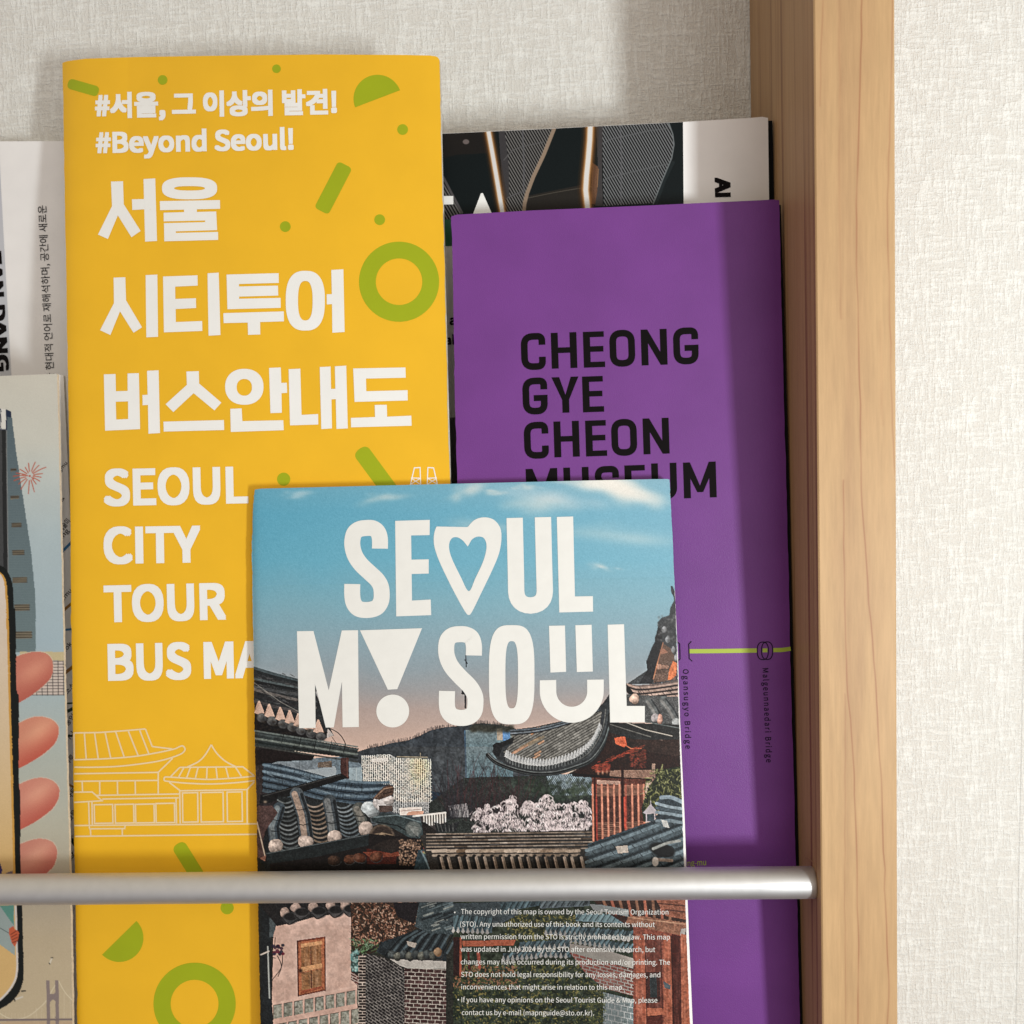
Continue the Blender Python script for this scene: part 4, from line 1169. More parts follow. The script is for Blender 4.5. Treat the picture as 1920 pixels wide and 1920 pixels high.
    def lump(cx, cy, rx, ry, col, dark=.5):
        n_ = 22; rad = 1+np.interp(np.arange(n_), np.linspace(0, n_, 9), np.append(r.normal(0, .11, 8), 0))
        pts = [(cx+rx*rad[k]*math.cos(2*math.pi*k/n_), cy+ry*rad[k]*math.sin(2*math.pi*k/n_)) for k in range(n_)]
        im.poly([(x+.6, y+1.2) for x, y in pts], (56, 54, 54), 4)
        def fn(x, y):
            u, v_ = (x-cx)/rx, (y-cy)/ry
            sh = np.clip(1.06-.30*(u*.7+v_*.7)-.34*(u*u+v_*v_)*dark, .3, 1.15)
            tx = 1+.16*im.noise2(x, y, 3.1, 120)+.13*im.noise2(x+9, y, 6.0, 121)+r.normal(0, .03, len(x))
            return np.array(col)[None, :]*(sh*tx)[:, None]*.90
        im.fill(pts, fn)
    # ---------- roofs on the left
    im.poly(zA((60, 900), (300, 930), (560, 1060), (560, 1260), (60, 1300)), (36, 32, 34), 4)
    im.poly([(465, 1500), (700, 1545), (770, 1575), (800, 1640), (465, 1640)], (34, 31, 31), 5)
    im.poly(zA((150, 1060), (280, 1030), (620, 1020), (640, 1160), (300, 1120)), (106, 118, 128), 4)
    im.poly(zA((500, 1115), (610, 1105), (770, 1082), (780, 1110), (770, 1210), (610, 1210)), (142, 154, 162), 4); im.poly(zA((620, 1050), (740, 1035), (745, 1090), (620, 1095)), (96, 86, 78), 12)
    im.poly(zA((60, 225), (450, 350), (600, 440), (700, 700), (760, 820), (600, 870), (60, 800)), (44, 46, 48), 5)
    for k, (y0, y1) in enumerate(((235, 350), (262, 372), (330, 415), (352, 430), (400, 470), (420, 520), (470, 570), (520, 620))):
        c_ = [(70, 80, 84), (36, 40, 42), (78, 86, 88), (30, 32, 34), (66, 68, 70), (92, 88, 86), (44, 44, 46), (74, 70, 70)][k]
        im.line(zA((60, y0), (250, y0+(y1-y0)*.5), (470, y1), (600, y1+60)), 5.2, c_)
    for k in range(60):
        x, y = r.uniform(478, 560), r.uniform(1262, 1322); im.line([(x, y), (x+r.uniform(4, 14), y+r.uniform(1, 5))], r.uniform(.7, 2), (r.uniform(20, 105),)*3, .6)
    im.line(zA((75, 365), (300, 530), (450, 610)), 1, (140, 136, 130), .8)
    im.poly(zA((60, 640), (480, 690), (640, 770), (760, 810), (640, 870), (60, 800)), (20, 19, 20), 4)
    for k, x in enumerate((118, 205, 300, 380, 455, 540, 625)):   # pale eave tile ends
        y = 570+k*27
        im.poly(zA((x-42, y+52), (x-8, y-48), (x+6, y-48), (x+46, y+56), (x, y+70)), (196, 166, 150), 8)
        im.line(zA((x-36, y+40), (x, y-30)), 1.4, (150, 118, 106), .6)
        im.blob(*zA((x+22, y+96))[0], 9.5, 8.5, (84, 84, 84), 1, .2, 4); im.blob(*zA((x+22, y+88))[0], 7, 5, (116, 114, 112), .8, .2, 4); im.blob(*zA((x+30, y+108))[0], 7, 6, (40, 40, 42), .7)
    for k in range(40): im.blob(r.uniform(480, 600), r.uniform(1352, 1376), 3, 2, (52, 46, 40), .5)
    im.poly(zA((705, 760), (760, 815), (700, 840)), (168, 160, 156), 8)
    im.line(smooth(zA((720, 755), (800, 800), (850, 870), (855, 910))), 1.6, (40, 36, 36)); im.line(zA((745, 835), (790, 900)), 1, (60, 52, 52))
    # gutter
    im.poly(zA((60, 940), (300, 930), (600, 985), (570, 1035), (280, 1040), (150, 1090), (60, 1090)), (28, 22, 22), 4)
    im.poly(zA((60, 765), (200, 795), (975, 930), (945, 985), (890, 1010), (60, 905)), (46, 52, 52), 4)
    for y0, c_, wd in ((775, (92, 98, 96), 3), (800, (66, 72, 72), 3), (840, (104, 110, 106), 3.5), (870, (28, 34, 34), 4), (905, (60, 62, 60), 3)):
        im.line(zA((60, y0), (960, y0+.165*900-8)), wd, c_, .85)
    for x in (330, 480, 610, 740, 860): im.line(zA((x, 800+(x-330)*.16), (x-18, 880+(x-330)*.16)), 1.2, (18, 20, 20))
    im.poly(zA((815, 1010), (885, 1010), (890, 1190), (850, 1190), (815, 1130)), (64, 44, 42), 5); im.line(zA((870, 1010), (875, 1180)), 1.6, (98, 72, 66))
    # blue ridge roof
    im.poly(zA((60, 1085), (150, 1060), (150, 1290), (500, 1330), (720, 1385), (280, 1440), (60, 1440)), (40, 36, 38), 5)
    im.poly(zA((1040, 1570), (1540, 1560), (1640, 1640), (1640, 1730), (1040, 1730)), (34, 31, 30), 5)
    im.poly(zA((80, 1090), (160, 1060), (130, 1400), (90, 1420)), (52, 46, 46), 5)
    im.poly(zA((160, 1055), (300, 1065), (620, 1150), (830, 1215), (1180, 1235), (1270, 1245), (1255, 1360), (1040, 1420), (700, 1370), (500, 1330), (150, 1290)), (50, 66, 80), 4)
    for k in range(9):
        y0 = 1070+k*28
        col = [(86, 108, 124), (40, 54, 66), (96, 118, 134), (30, 40, 50), (74, 94, 110), (26, 34, 42), (66, 84, 98), (24, 30, 36), (60, 74, 84)][k]
        im.line(smooth(zA((155, y0), (400, y0+52), (700, y0+118+k*3), (1000, y0+150+k*3), (1230, y0+150-k*6)), 6), 4.6 if k % 2 == 0 else 2.6, col)
    for k in range(26):
        x = r.uniform(500, 725); y = np.interp(x, [500, 725], [1445, 1490])+r.uniform(-8, 22); im.line([(x, y-4), (x-2, y+4)], 1.1, (26, 32, 38), .8)
    for k in range(40):
        x = r.uniform(500, 720); y = np.interp(x, [500, 720], [1440, 1485])+r.uniform(-8, 22); im.line([(x, y), (x+r.uniform(6, 18), y+r.uniform(2, 5))], 1.2, (110, 130, 142), .5)
    pipe = zA((130, 1330), (380, 1262), (820, 1143), (885, 1182), (500, 1300), (190, 1402), (120, 1400))
    im.poly(pipe, (24, 24, 25), 3); im.line(zA((150, 1338), (400, 1270), (815, 1155)), 1.8, (62, 62, 62), .8); im.line(zA((520, 1215), (545, 1282)), 1.6, (10, 10, 10)); im.blob(*zA((170, 1388))[0], 3.5, 2.6, (150, 132, 116), .8)
    # tile field
    field = zA((280, 1340), (700, 1370), (1010, 1420), (1090, 1640), (1060, 1680), (180, 1830), (150, 1720), (230, 1560))
    im.poly(field, (34, 38, 40), 5)
    def channel(x0, y0, x1, y1, w0, w1, n, col):
        for k in range(n):
            t = k/(n-1); cx, cy, w_ = x0+(x1-x0)*t, y0+(y1-y0)*t, w0+(w1-w0)*t
            arc = [(cx+w_*s, cy+w_*.42*(1-s*s)) for s in np.linspace(-1, 1, 9)]
            im.line(zA(*arc), 2.9, np.array(col)+r.normal(0, 12), .95); im.line(zA(*[(a_, b_+16) for a_, b_ in arc]), 2.0, (20, 22, 24), .9)
    channel(345, 1370, 385, 1790, 68, 80, 12, (84, 90, 92)); channel(590, 1400, 650, 1700, 76, 82, 9, (116, 104, 94)); channel(830, 1410, 900, 1660, 74, 74, 8, (84, 94, 100)); channel(1090, 1560, 1160, 1640, 60, 60, 3, (70, 76, 80))
    def roll(p, w_, c0, c1):
        p = np.array(zA(*p)); n = len(p)
        im.line(p, w_, c0); im.line(p+np.array([-w_*.16, 0]), w_*.45, c1, .8); im.line(p+np.array([w_*.36, 0]), w_*.22, (26, 30, 34), .8)
        for t in (.3, .62): 
            q = p[0]*(1-t)+p[-1]*t; im.line([(q[0]-w_*.5, q[1]+2), (q[0], q[1]+4), (q[0]+w_*.5, q[1]+1)], 1.5, (26, 28, 30), .9)
    roll([(290, 1440), (240, 1600), (258, 1740)], 22, (62, 74, 84), (110, 118, 122)); roll([(440, 1320), (500, 1500), (530, 1720)], 25, (72, 80, 86), (164, 140, 124)); roll([(720, 1380), (745, 1520), (765, 1660)], 25, (58, 66, 72), (110, 112, 112)); roll([(975, 1450), (1010, 1520), (1030, 1600)], 26, (76, 78, 76), (116, 112, 106))
    for x, y, rr in ((258, 1765, 13.5), (522, 1735, 14), (765, 1685, 13.5), (1026, 1620, 14)):
        cx, cy = zA((x, y))[0]; lump(cx, cy, rr, rr*.95, (198, 180, 170), .9)
    for x, y, rx, ry, c_ in ((1072, 1450, 16, 15, (186, 196, 200)), (1180, 1400, 18, 15, (206, 198, 196)), (1230, 1370, 10, 9, (200, 190, 186))):
        cx, cy = zA((x, y))[0]; lump(cx, cy, rx, ry, c_, .6)
    im.poly(zA((1090, 1360), (1180, 1260), (1240, 1240), (1280, 1270), (1262, 1330), (1150, 1370)), (74, 58, 50), 9); im.line(zA((1110, 1350), (1190, 1275), (1260, 1262)), 1.8, (132, 108, 92)); im.line(zA((1180, 1320), (1260, 1300)), 1.4, (34, 26, 24))
    im.poly(zA((1140, 1420), (1260, 1415), (1262, 1470), (1150, 1475)), (78, 66, 62), 6)
    im.poly(zA((1080, 1530), (1180, 1480), (1400, 1510), (1510, 1560), (1525, 1680), (1480, 1705), (1400, 1690), (1260, 1610), (1090, 1560)), (48, 60, 62), 5)
    im.line(zA((1100, 1520), (1300, 1500), (1500, 1560)), 2.2, (92, 108, 112)); im.line(zA((1120, 1560), (1300, 1590), (1480, 1690)), 2.2, (24, 30, 32)); im.blob(*zA((1440, 1620))[0], 15, 14, (96, 100, 98), .9, .5, 4)
    for k in range(6): im.line(zA((1390+k*10, 1590+k*12), (1480, 1610+k*14)), 1.0, (150, 150, 146), .8)
    cx, cy = zA((1170, 1690))[0]; im.blob(cx, cy, 24, 24, (92, 80, 70), 1, 0, 6); im.blob(cx, cy-1, 20, 20, (52, 44, 40), 1, 0, 5)
    for k in range(9):
        an = math.pi*(.05+.9*k/8); im.line([(cx, cy-8), (cx+20*math.cos(an), cy-8+26*math.sin(an))], 1.5, (132, 114, 96), .9)
    # eave board and darkness under it
    im.poly(zA((90, 1420), (230, 1420), (280, 1480), (170, 1640), (150, 1720), (170, 1920), (110, 1920)), (72, 56, 54), 5); im.line(zA((100, 1560), (180, 1900)), 2.2, (168, 150, 134))
    im.poly(zA((110, 1880), (180, 1840), (170, 1930), (110, 1930)), (104, 76, 66), 5)
    im.poly(zA((180, 1830), (1060, 1660), (1500, 1700), (1620, 1920), (1620, 2050), (140, 2050)), (26, 22, 22), 4)
    im.poly(zA((175, 1830), (1055, 1665), (1058, 1760), (600, 1860), (190, 1920)), (30, 36, 38), 3); im.line(zA((180, 1832), (1055, 1668)), 1.4, (76, 84, 86))
    im.poly(zA((1040, 1790), (1300, 1780), (1290, 1920), (1040, 1920)), (58, 26, 20), 6); im.poly(zA((1010, 1820), (1300, 1800), (1330, 1850), (1080, 1870)), (112, 48, 30), 8)
    for k in range(4): lump(*zA((760+k*110+(k % 2)*30, 1890-k*10))[0], 12, 9, (66+k*16, 50+k*4, 42), .9)
    im.poly(zA((1060, 1790), (1180, 1720), (1300, 1700), (1400, 1720), (1350, 1800), (1250, 1830)), (38, 32, 30), 4)
    for k in range(300):
        x, y = zA((r.uniform(1320, 1500), r.uniform(1710, 1930)))[0]; im.blob(x, y, r.uniform(.8, 1.8), r.uniform(.8, 1.8), np.array((205, 166, 140))*r.uniform(.3, 1), .8)
    im.poly(zA((1480, 1800), (1560, 1790), (1640, 1900), (1640, 2050), (1430, 2050)), (44, 62, 70), 5); im.line(zA((1510, 1810), (1580, 1960)), 3, (92, 112, 120))
    for k in range(40):
        x, y = zA((r.uniform(1520, 1610), r.uniform(1700, 1830)))[0]; im.blob(x, y, 2, 2, (r.uniform(90, 190), r.uniform(80, 150), 90), .7)
    # ornaments on the middle ridge
    im.poly(zA((1615, 1560), (1680, 1580), (1720, 1560), (1760, 1580), (1840, 1550), (1800, 1640), (1640, 1650)), (36, 38, 40), 6)
    for k in range(5): im.line(zA((1640+k*35, 1570+(k % 2)*20), (1660+k*30, 1640)), 1.2, (96, 96, 94), .8)
    # ---------- low roof across the middle
    band = [(788, 1566), (900, 1561), (1112, 1556), (1112, 1640), (810, 1645)]
    im.poly(band, (46, 43, 41), 5)
    for k in range(11):
        y0 = 1564+k*3.0
        col = (124, 112, 102) if k % 2 == 0 else (38, 36, 36)
        x = 800
        while x < 1112:
            w_ = r.uniform(10, 24); c_ = np.array(col)+r.normal(0, 16); im.line([(x, y0-(x-800)*.012+.02*k), (x+w_, y0-(x+w_-800)*.012)], 2.0, c_, .95); x += w_+1
    x = 812
    while x < 1085:
        w_ = r.uniform(16, 26); c_ = np.array((138, 122, 108))+r.normal(0, 18); im.line([(x, 1596), (x+w_, 1595)], 6, c_); im.line([(x, 1604), (x+w_, 1603)], 4.5, c_*.8); x += w_+1
    for k in range(17):
        x = 822+k*16.5+r.uniform(-2, 2)
        im.line([(x, 1606), (x+8, 1640)], 8, (30, 29, 29)); im.line([(x+4, 1608), (x+12, 1640)], 5.5, np.array((120, 108, 98))+r.normal(0, 14)); im.line([(x+2.5, 1608), (x+10, 1640)], 1.6, (172, 152, 138), .7)
    # ---------- the big curved roof
    roof = zB((395, 770), (600, 745), (900, 680), (1100, 620), (1190, 540), (1255, 450), (1260, 640), (1245, 760), (1180, 920), (1080, 1020), (960, 1085), (780, 1140), (620, 1155), (450, 1110), (290, 1030), (240, 960), (265, 890), (330, 870), (420, 830))
    im.poly(roof, (46, 49, 52), 4)
    inner = zB((400, 800), (900, 690), (1180, 610), (1160, 760), (1080, 900), (960, 980), (800, 1040), (640, 1060), (460, 1030), (340, 960), (420, 880))
    def tiles(x, y):
        u = (x*.80+y*-.0)+(y*1.35); v_ = (y*.86+x*.50)
        ph = np.mod(v_/4.6, 1.0); row = np.floor(v_/4.6)
        seg_ = np.floor((x-y*.6)/17+row*.37)
        rnd = np.mod(np.sin(row*12.9898+seg_*78.233)*43758.5453, 1.0)
        base = 64+46*np.sin(np.clip(ph, 0, 1)*math.pi)+30*(rnd-.5)
        base = np.where(ph < .2, 26, base)
        c = np.stack([base*1.02, base*1.0, base*.96], -1)
        warm = (rnd > .9)[:, None] & (x < 1020)[:, None]
        return np.where(warm, c*np.array([1.45, 1.1, .86]), c)+r.normal(0, 6, (len(x), 1))
    im.fill(inner, tiles)
    for k in range(4):
        im.line(smooth(zB((400, 775+k*13), (640, 755+k*11), (900, 690+k*9), (1150, 600+k*4)), 6), 2.6, [(86, 92, 98), (36, 40, 44), (100, 106, 112), (32, 34, 36)][k])
    im.line(zB((430, 965), (540, 900), (555, 892)), 5, (176, 128, 98)); im.line(zB((560, 900), (680, 830)), 4.6, (116, 106, 92)); im.line(zB((480, 920), (650, 835)), 3, (128, 112, 94))
    im.poly(zB((245, 900), (270, 880), (340, 875), (430, 830), (420, 880), (330, 920), (300, 1000), (260, 990)), (30, 32, 34), 4)
    im.poly(zB((880, 1150), (1090, 1050), (1200, 920), (1255, 740), (1310, 740), (1310, 1160)), (34, 22, 20), 5)
    rim = smooth(zB((205, 985), (280, 1050), (430, 1110), (600, 1145), (780, 1140), (960, 1090), (1090, 1030), (1190, 900), (1240, 760), (1255, 640)), 8)
    im.line(rim, 8.5, (26, 29, 31)); im.line([(x, y-3) for x, y in rim], 1.5, (112, 118, 118), .8); im.line([(x, y+2) for x, y in rim], 1.2, (74, 80, 80), .7)
    im.line([(x-5, y-8) for x, y in rim[36:]], 3.2, (58, 62, 64)); im.line([(x-9, y-10) for x, y in rim[44:]], 1.6, (112, 112, 108), .7)
    caps = smooth(zB((365, 975), (430, 1010), (520, 1035), (600, 1048), (690, 1050), (780, 1035), (870, 1010), (960, 975), (1040, 920), (1100, 860), (1140, 790), (1165, 730)), 30)
    n = len(caps)
    for k in range(0, n, 9):
        x, y = caps[k]; s = 1.0 if x < 1090 else .8
        im.poly([(x-4.2*s, y+5), (x-2, y-3), (x, y-8*s), (x+3, y-2), (x+4.2*s, y+5), (x, y+7)], (172, 172, 172), 12); im.line([(x+1.5, y+5), (x+2, y-3)], 1.3, (92, 94, 96), .8); im.line([(x-1, y+8), (x-1, y+13)], 2.2, (104, 108, 108), .8)
    # eave and lit interior to the right
    im.poly(zB((925, 1140), (1100, 1080), (1200, 940), (1250, 760), (1500, 730), (1850, 830), (1860, 1110), (1650, 1180), (1640, 1210), (930, 1170)), (38, 24, 20), 6)
    im.poly(zB((1260, 720), (1850, 830), (1850, 1000), (1600, 960), (1270, 900)), (46, 34, 30), 6)
    im.line(zB((1250, 720), (1500, 760), (1850, 835)), 1.4, (168, 152, 140)); im.line(zB((1260, 745), (1500, 800), (1700, 860)), 1.6, (84, 72, 66)); im.line(zB((1380, 705), (1620, 760), (1850, 840)), 1.2, (190, 176, 164), .9)
    im.poly(zB((1290, 840), (1380, 825), (1395, 900), (1370, 918), (1300, 890)), (214, 84, 44), 10); im.line(zB((1390, 905), (1430, 930), (1520, 928)), 1.4, (226, 104, 60))
    for k in range(80):
        t = r.uniform(0, 1); x, y = zB((1090+t*420, 1100-t*180+r.normal(0, 12)))[0]; im.line([(x, y), (x+r.uniform(3, 9), y-r.uniform(1, 3))], 1.2, (150+r.uniform(-30, 50), 54, 32), .7)
    for k in range(220):
        x, y = zB((r.uniform(1420, 1560), r.uniform(940, 1100)))[0]; im.blob(x, y, 1.5, 1.1, (118+r.uniform(-40, 50), 50, 34), .6)
    for k in range(140):
        x, y = zB((r.uniform(1130, 1250), r.uniform(1060, 1130)))[0]; im.blob(x, y, 1.6, 1.2, (150+r.uniform(-40, 50), 56, 36), .7)
    for k in range(9): im.blob(*zB((1150+k*38, 1140-(k % 3)*5))[0], 2, 3.4, (196, 128, 96), .8)
    im.poly(zB((1250, 1120), (1640, 1110), (1640, 1190), (1250, 1170)), (118, 92, 80), 10); im.line(zB((935, 1150), (1300, 1180), (1650, 1210)), 4.2, (22, 18, 18)); im.poly(zB((1612, 1060), (1638, 1060), (1638, 1220), (1612, 1215)), (128, 104, 92), 8)
    # lattice doors
    im.poly(zB((1095, 1180), (1560, 1195), (1540, 1700), (1100, 1730)), (92, 44, 32), 8)
    im.poly(zB((1140, 1200), (1340, 1210), (1340, 1240), (1140, 1235)), (176, 128, 108), 10)
    for k, x in enumerate((1102, 1130, 1180, 1232, 1285, 1332, 1385, 1440, 1492, 1540)):
        hot = (206, 118, 88) if k not in (1, 6) else (150, 54, 38)
        im.line(zB((x, 1240), (x+4, 1470), (x+8, 1720)), 3.4, hot)
    for x in (1155, 1207, 1260, 1308, 1412, 1466): im.poly(zB((x-14, 1270), (x+14, 1270), (x+18, 1690), (x-10, 1690)), (66, 40, 34), 9)
    for k in range(18):
        y = 1255+k*(9 if k < 10 else 10) if k < 10 else 1570+(k-10)*16
        im.line(zB((1140, y), (1535, y-12)), .9, (196, 130, 100), .7)
    im.line(zB((1120, 1190), (1128, 1720)), 4, (52, 28, 24)); im.line(zB((1358, 1110), (1362, 1640)), 5, (42, 24, 22)); im.line(zB((1376, 1350), (1382, 1610)), 3.4, (186, 60, 40)); im.line(zB((1135, 1350), (1140, 1700)), 3.0, (160, 50, 36))
    # trees at right
    im.poly(zB((1640, 1180), (1700, 1110), (1870, 1080), (1890, 1400), (1700, 1400), (1620, 1540), (1540, 1560), (1520, 1440), (1580, 1260)), (40, 44, 32), 8)
    for k in range(420):
        x, y = zB((r.uniform(1540, 1880), r.uniform(1100, 1480)))[0]; c_ = r.choice([0, 1, 2]); col = [(28, 34, 26), (86, 88, 54), (132, 132, 92)][c_]
        if x < 1222 and y < 1462: continue
        im.line([(x, y), (x+r.normal(0, 4), y+r.normal(0, 4)-2)], r.uniform(.8, 2), col, .8)
    im.line(zB((1395, 370), (1392, 372)), 1, (40, 40, 40))
    im.poly(zB((1535, 1480), (1600, 1405), (1660, 1478), (1640, 1490), (1640, 1555), (1560, 1560), (1556, 1490)), (164, 156, 160), 6); im.poly(zB((1568, 1490), (1630, 1488), (1632, 1552), (1570, 1556)), (52, 66, 74), 5); im.line(zB((1600, 1380), (1600, 1410)), 1.4, (150, 144, 146))
    # roof top right
    sp_ = zE((705, 235), (725, 230), (750, 290), (765, 340), (770, 900), (800, 1300), (500, 1335), (210, 1335), (440, 1180), (430, 1080), (470, 1030), (490, 930), (525, 860), (530, 800), (560, 740), (555, 640), (600, 590), (690, 560), (700, 480), (740, 400), (740, 360), (710, 300))
    im.poly(sp_, (62, 64, 66), 9)
    im.poly(zE((560, 690), (600, 720), (615, 870), (560, 1060), (510, 1290), (500, 1335), (350, 1330), (440, 1180), (430, 1080), (490, 930), (525, 860)), (40, 40, 42), 6)
    im.poly(zE((620, 880), (700, 930), (770, 1060), (760, 1290), (510, 1320), (540, 1120)), (98, 78, 68), 12)
    im.poly(zE((560, 1110), (690, 1130), (670, 1160), (550, 1170)), (150, 116, 100), 8); im.line(zE((620, 870), (570, 1050), (510, 1280)), 1.3, (196, 134, 102))
    im.poly(zE((690, 1180), (730, 1080), (775, 1100), (765, 1240), (700, 1290), (670, 1290)), (196, 116, 78), 10); im.poly(zE((585, 950), (625, 935), (680, 980), (600, 1000)), (152, 108, 90), 8)
    for x, y in ((635, 720), (675, 835), (735, 950), (770, 1040)): lump(*zE((x, y))[0], 4.4, 6.4, (172, 174, 178), .8)
    for k in range(60):
        x, y = zE((r.uniform(560, 770), r.uniform(560, 860)))[0]; im.blob(x, y, 2, 2, (r.uniform(40, 150),)*3, .5)
    im.poly(zE((210, 1330), (330, 1350), (600, 1325), (800, 1290), (810, 1500), (700, 1560), (360, 1560), (210, 1430)), (96, 84, 80), 6)
    for k in range(7):
        im.line(smooth(zE((215+k*12, 1340+k*27), (340, 1375+k*24), (560, 1360+k*22), (810, 1320+k*24)), 6), 2.6 if k % 2 else 3.4, (34, 30, 32) if k % 2 else np.array((162, 140, 130))+r.normal(0, 10))
    for k in range(24):
        x, y = zE((r.uniform(300, 800), r.uniform(1350, 1500)))[0]; im.line([(x, y), (x+4, y+4)], 1.1, (44, 38, 38), .8)
    im.poly(zE((205, 1330), (250, 1380), (300, 1450), (250, 1460), (205, 1420)), (26, 28, 30), 3)
    im.poly(zE((205, 1450), (800, 1480), (815, 1800), (410, 1770), (410, 1585), (205, 1585)), (74, 74, 74), 10)
    lump(*zE((300, 1505))[0], 9, 10, (206, 176, 160), .8)
    for p, w_ in ((((460, 1530), (520, 1620), (570, 1720)), 14), (((620, 1520), (700, 1620), (780, 1760)), 15)):
        q = zE(*p); im.line(q, w_, (88, 90, 90)); im.line([(x-3, y+1) for x, y in q], w_*.35, (124, 122, 120), .8); im.line([(x+5, y-3) for x, y in q], 3, (40, 42, 44), .8)
    lump(*zE((540, 1715))[0], 8, 8, (168, 160, 160), .7); lump(*zE((585, 1735))[0], 5, 10, (208, 164, 148), .7); lump(*zE((770, 1770))[0], 9, 8, (150, 152, 152), .6)
    im.poly(zE((0, 1765), (820, 1790), (840, 1960), (300, 1960), (20, 1880)), (40, 40, 40), 6); im.line(zE((210, 1770), (420, 1850), (720, 1920)), 1.5, (176, 168, 158)); im.line(zE((30, 1790), (250, 1860), (480, 1930)), 1.5, (98, 96, 92)); im.line(zE((420, 1760), (800, 1830)), 1.6, (110, 116, 116), .7)
    # foreground roof, right
    fr = zB((1060, 1750), (1250, 1680), (1640, 1540), (1680, 1440), (1650, 1400), (1690, 1330), (1880, 1360), (1910, 1980), (1080, 2060))
    im.poly(fr, (50, 62, 70), 6)
    for k in range(16):
        y0 = 1770+k*34
        im.line(zB((1050, y0), (1400, y0-120), (1900, y0-310)), 6.4 if k % 3 else 3, [(36, 46, 52), (92, 110, 120), (66, 80, 88)][k % 3], .95)
        for j in range(5):
            x = 1100+j*170+(k % 2)*70; y = y0-(x-1050)*.36; im.line(zB((x, y-10), (x+22, y+16)), 1.2, (20, 26, 30), .8)
    for k in range(5): im.line(smooth(zB((1650, 1400+k*38), (1760, 1430+k*30), (1890, 1450+k*30)), 5), 5.5, [(126, 144, 156), (70, 84, 94), (110, 128, 140), (48, 58, 66), (96, 112, 122)][k])
    im.line(smooth(zB((1690, 1350), (1780, 1350), (1890, 1400)), 5), 7, (112, 130, 142)); im.poly(zB((1690, 1540), (1740, 1550), (1760, 1610), (1710, 1600)), (176, 176, 174), 8)
    im.poly(zB((1300, 1770), (1400, 1760), (1410, 1820), (1320, 1830)), (170, 160, 152), 10); im.blob(*zB((1700, 1800))[0], 24, 13, (26, 26, 28), 1, .3, 4); im.line(zB((1620, 1790), (1740, 1740), (1850, 1720)), 5, (128, 130, 128)); im.line(zB((1630, 1880), (1780, 1890)), 6, (124, 112, 104)); im.blob(*zB((1640, 1900))[0], 6, 9, (200, 192, 186), .9, 0, 4)
    # ---------- below the rail
    im.poly([(465, 1640), (1310, 1640), (1330, 2120), (465, 2120)], (40, 40, 36), 5)
    im.poly([(470, 1600), (506, 1620), (512, 2120), (470, 2120)], (30, 33, 34), 4); im.poly(zC((70, 430), (160, 430), (185, 1300), (230, 2300), (60, 2300)), (34, 38, 40), 3); im.poly(zC((165, 430), (232, 430), (230, 720), (165, 740)), (66, 74, 76), 4)
    im.line(zC((150, 820), (165, 1270)), 2.6, (150, 152, 148)); im.line(zC((90, 890), (160, 860)), 2.6, (190, 180, 170))
    pw = zC((232, 610), (500, 560), (880, 480), (882, 1110), (935, 1160), (940, 1600), (210, 1700), (188, 1300), (200, 720))
    im.fill(pw, lambda x, y: np.stack([196+0*x, 164+0*x, 150+0*x], -1)+(9*im.noise2(x, y, 22, 31)+5*im.noise2(x, y, 6, 32))[:, None]+np.where((y < 1735)[:, None], 8, 0))
    im.poly(zC((60, 430), (880, 430), (878, 470), (700, 540), (560, 560), (420, 600), (232, 640)), (36, 34, 34), 5)
    for k, (x, y) in enumerate(((300, 520), (400, 480), (550, 470), (700, 460), (830, 450))):
        lump(*zC((x, y))[0], 9, 10, (176, 152, 140), .8); im.blob(*zC((x+50, y+50))[0], 15, 11, (66, 64, 64), .95, 0, 4); im.blob(*zC((x+50, y+36))[0], 12, 7, (30, 28, 28), .9, 0, 4); im.line(smooth(zC((x-10, y+65), (x+40, y+105), (x+110, y+60)), 5), 2.2, (40, 38, 38))
    # wooden door
    im.poly(zC((405, 765), (655, 730), (658, 1205), (415, 1258)), (126, 58, 38), 6); im.poly(zC((420, 780), (645, 748), (648, 1192), (428, 1242)), (172, 92, 54), 6)
    def plank(pts): im.fill(zC(*pts), lambda x, y: np.stack([150+0*x, 98+0*x, 58+0*x], -1)+(22*im.noise2(x, y, 3.2, 40, 1, .12)+r.normal(0, 5, len(x)))[:, None])
    plank(((442, 830), (522, 815), (525, 985), (445, 1000))); plank(((534, 812), (620, 800), (622, 965), (536, 982))); plank(((446, 1050), (526, 1035), (528, 1190), (448, 1210))); plank(((538, 1032), (622, 1015), (625, 1165), (540, 1185)))
    im.line(zC((528, 815), (534, 1190)), 1.6, (62, 34, 24)); im.poly(zC((440, 795), (625, 768), (626, 800), (442, 828)), (208, 138, 82), 6); im.poly(zC((440, 1000), (625, 965), (628, 1005), (442, 1045)), (212, 142, 84), 6); im.poly(zC((445, 1205), (625, 1165), (640, 1180), (440, 1235)), (150, 70, 42), 6)
    im.line(zC((410, 770), (418, 1255)), 2, (84, 40, 30)); im.line(zC((652, 735), (655, 1205)), 2, (92, 42, 30)); im.blob(*zC((440, 1032))[0], 4, 4, (40, 26, 20), .9)
    for p in (((215, 740), (210, 840)), ((175, 800), (180, 900), (215, 920)), ((280, 880), (270, 1000), (190, 1110)), ((235, 900), (270, 990), (240, 1080))): im.line(smooth(zC(*p), 6), 1.5, (40, 36, 36))
    for k in range(16): im.blob(*zC((r.uniform(195, 300), r.uniform(805, 890)))[0], 3.4, 3, (64+r.uniform(-20, 40), 44, 56), .9, 0, 4)
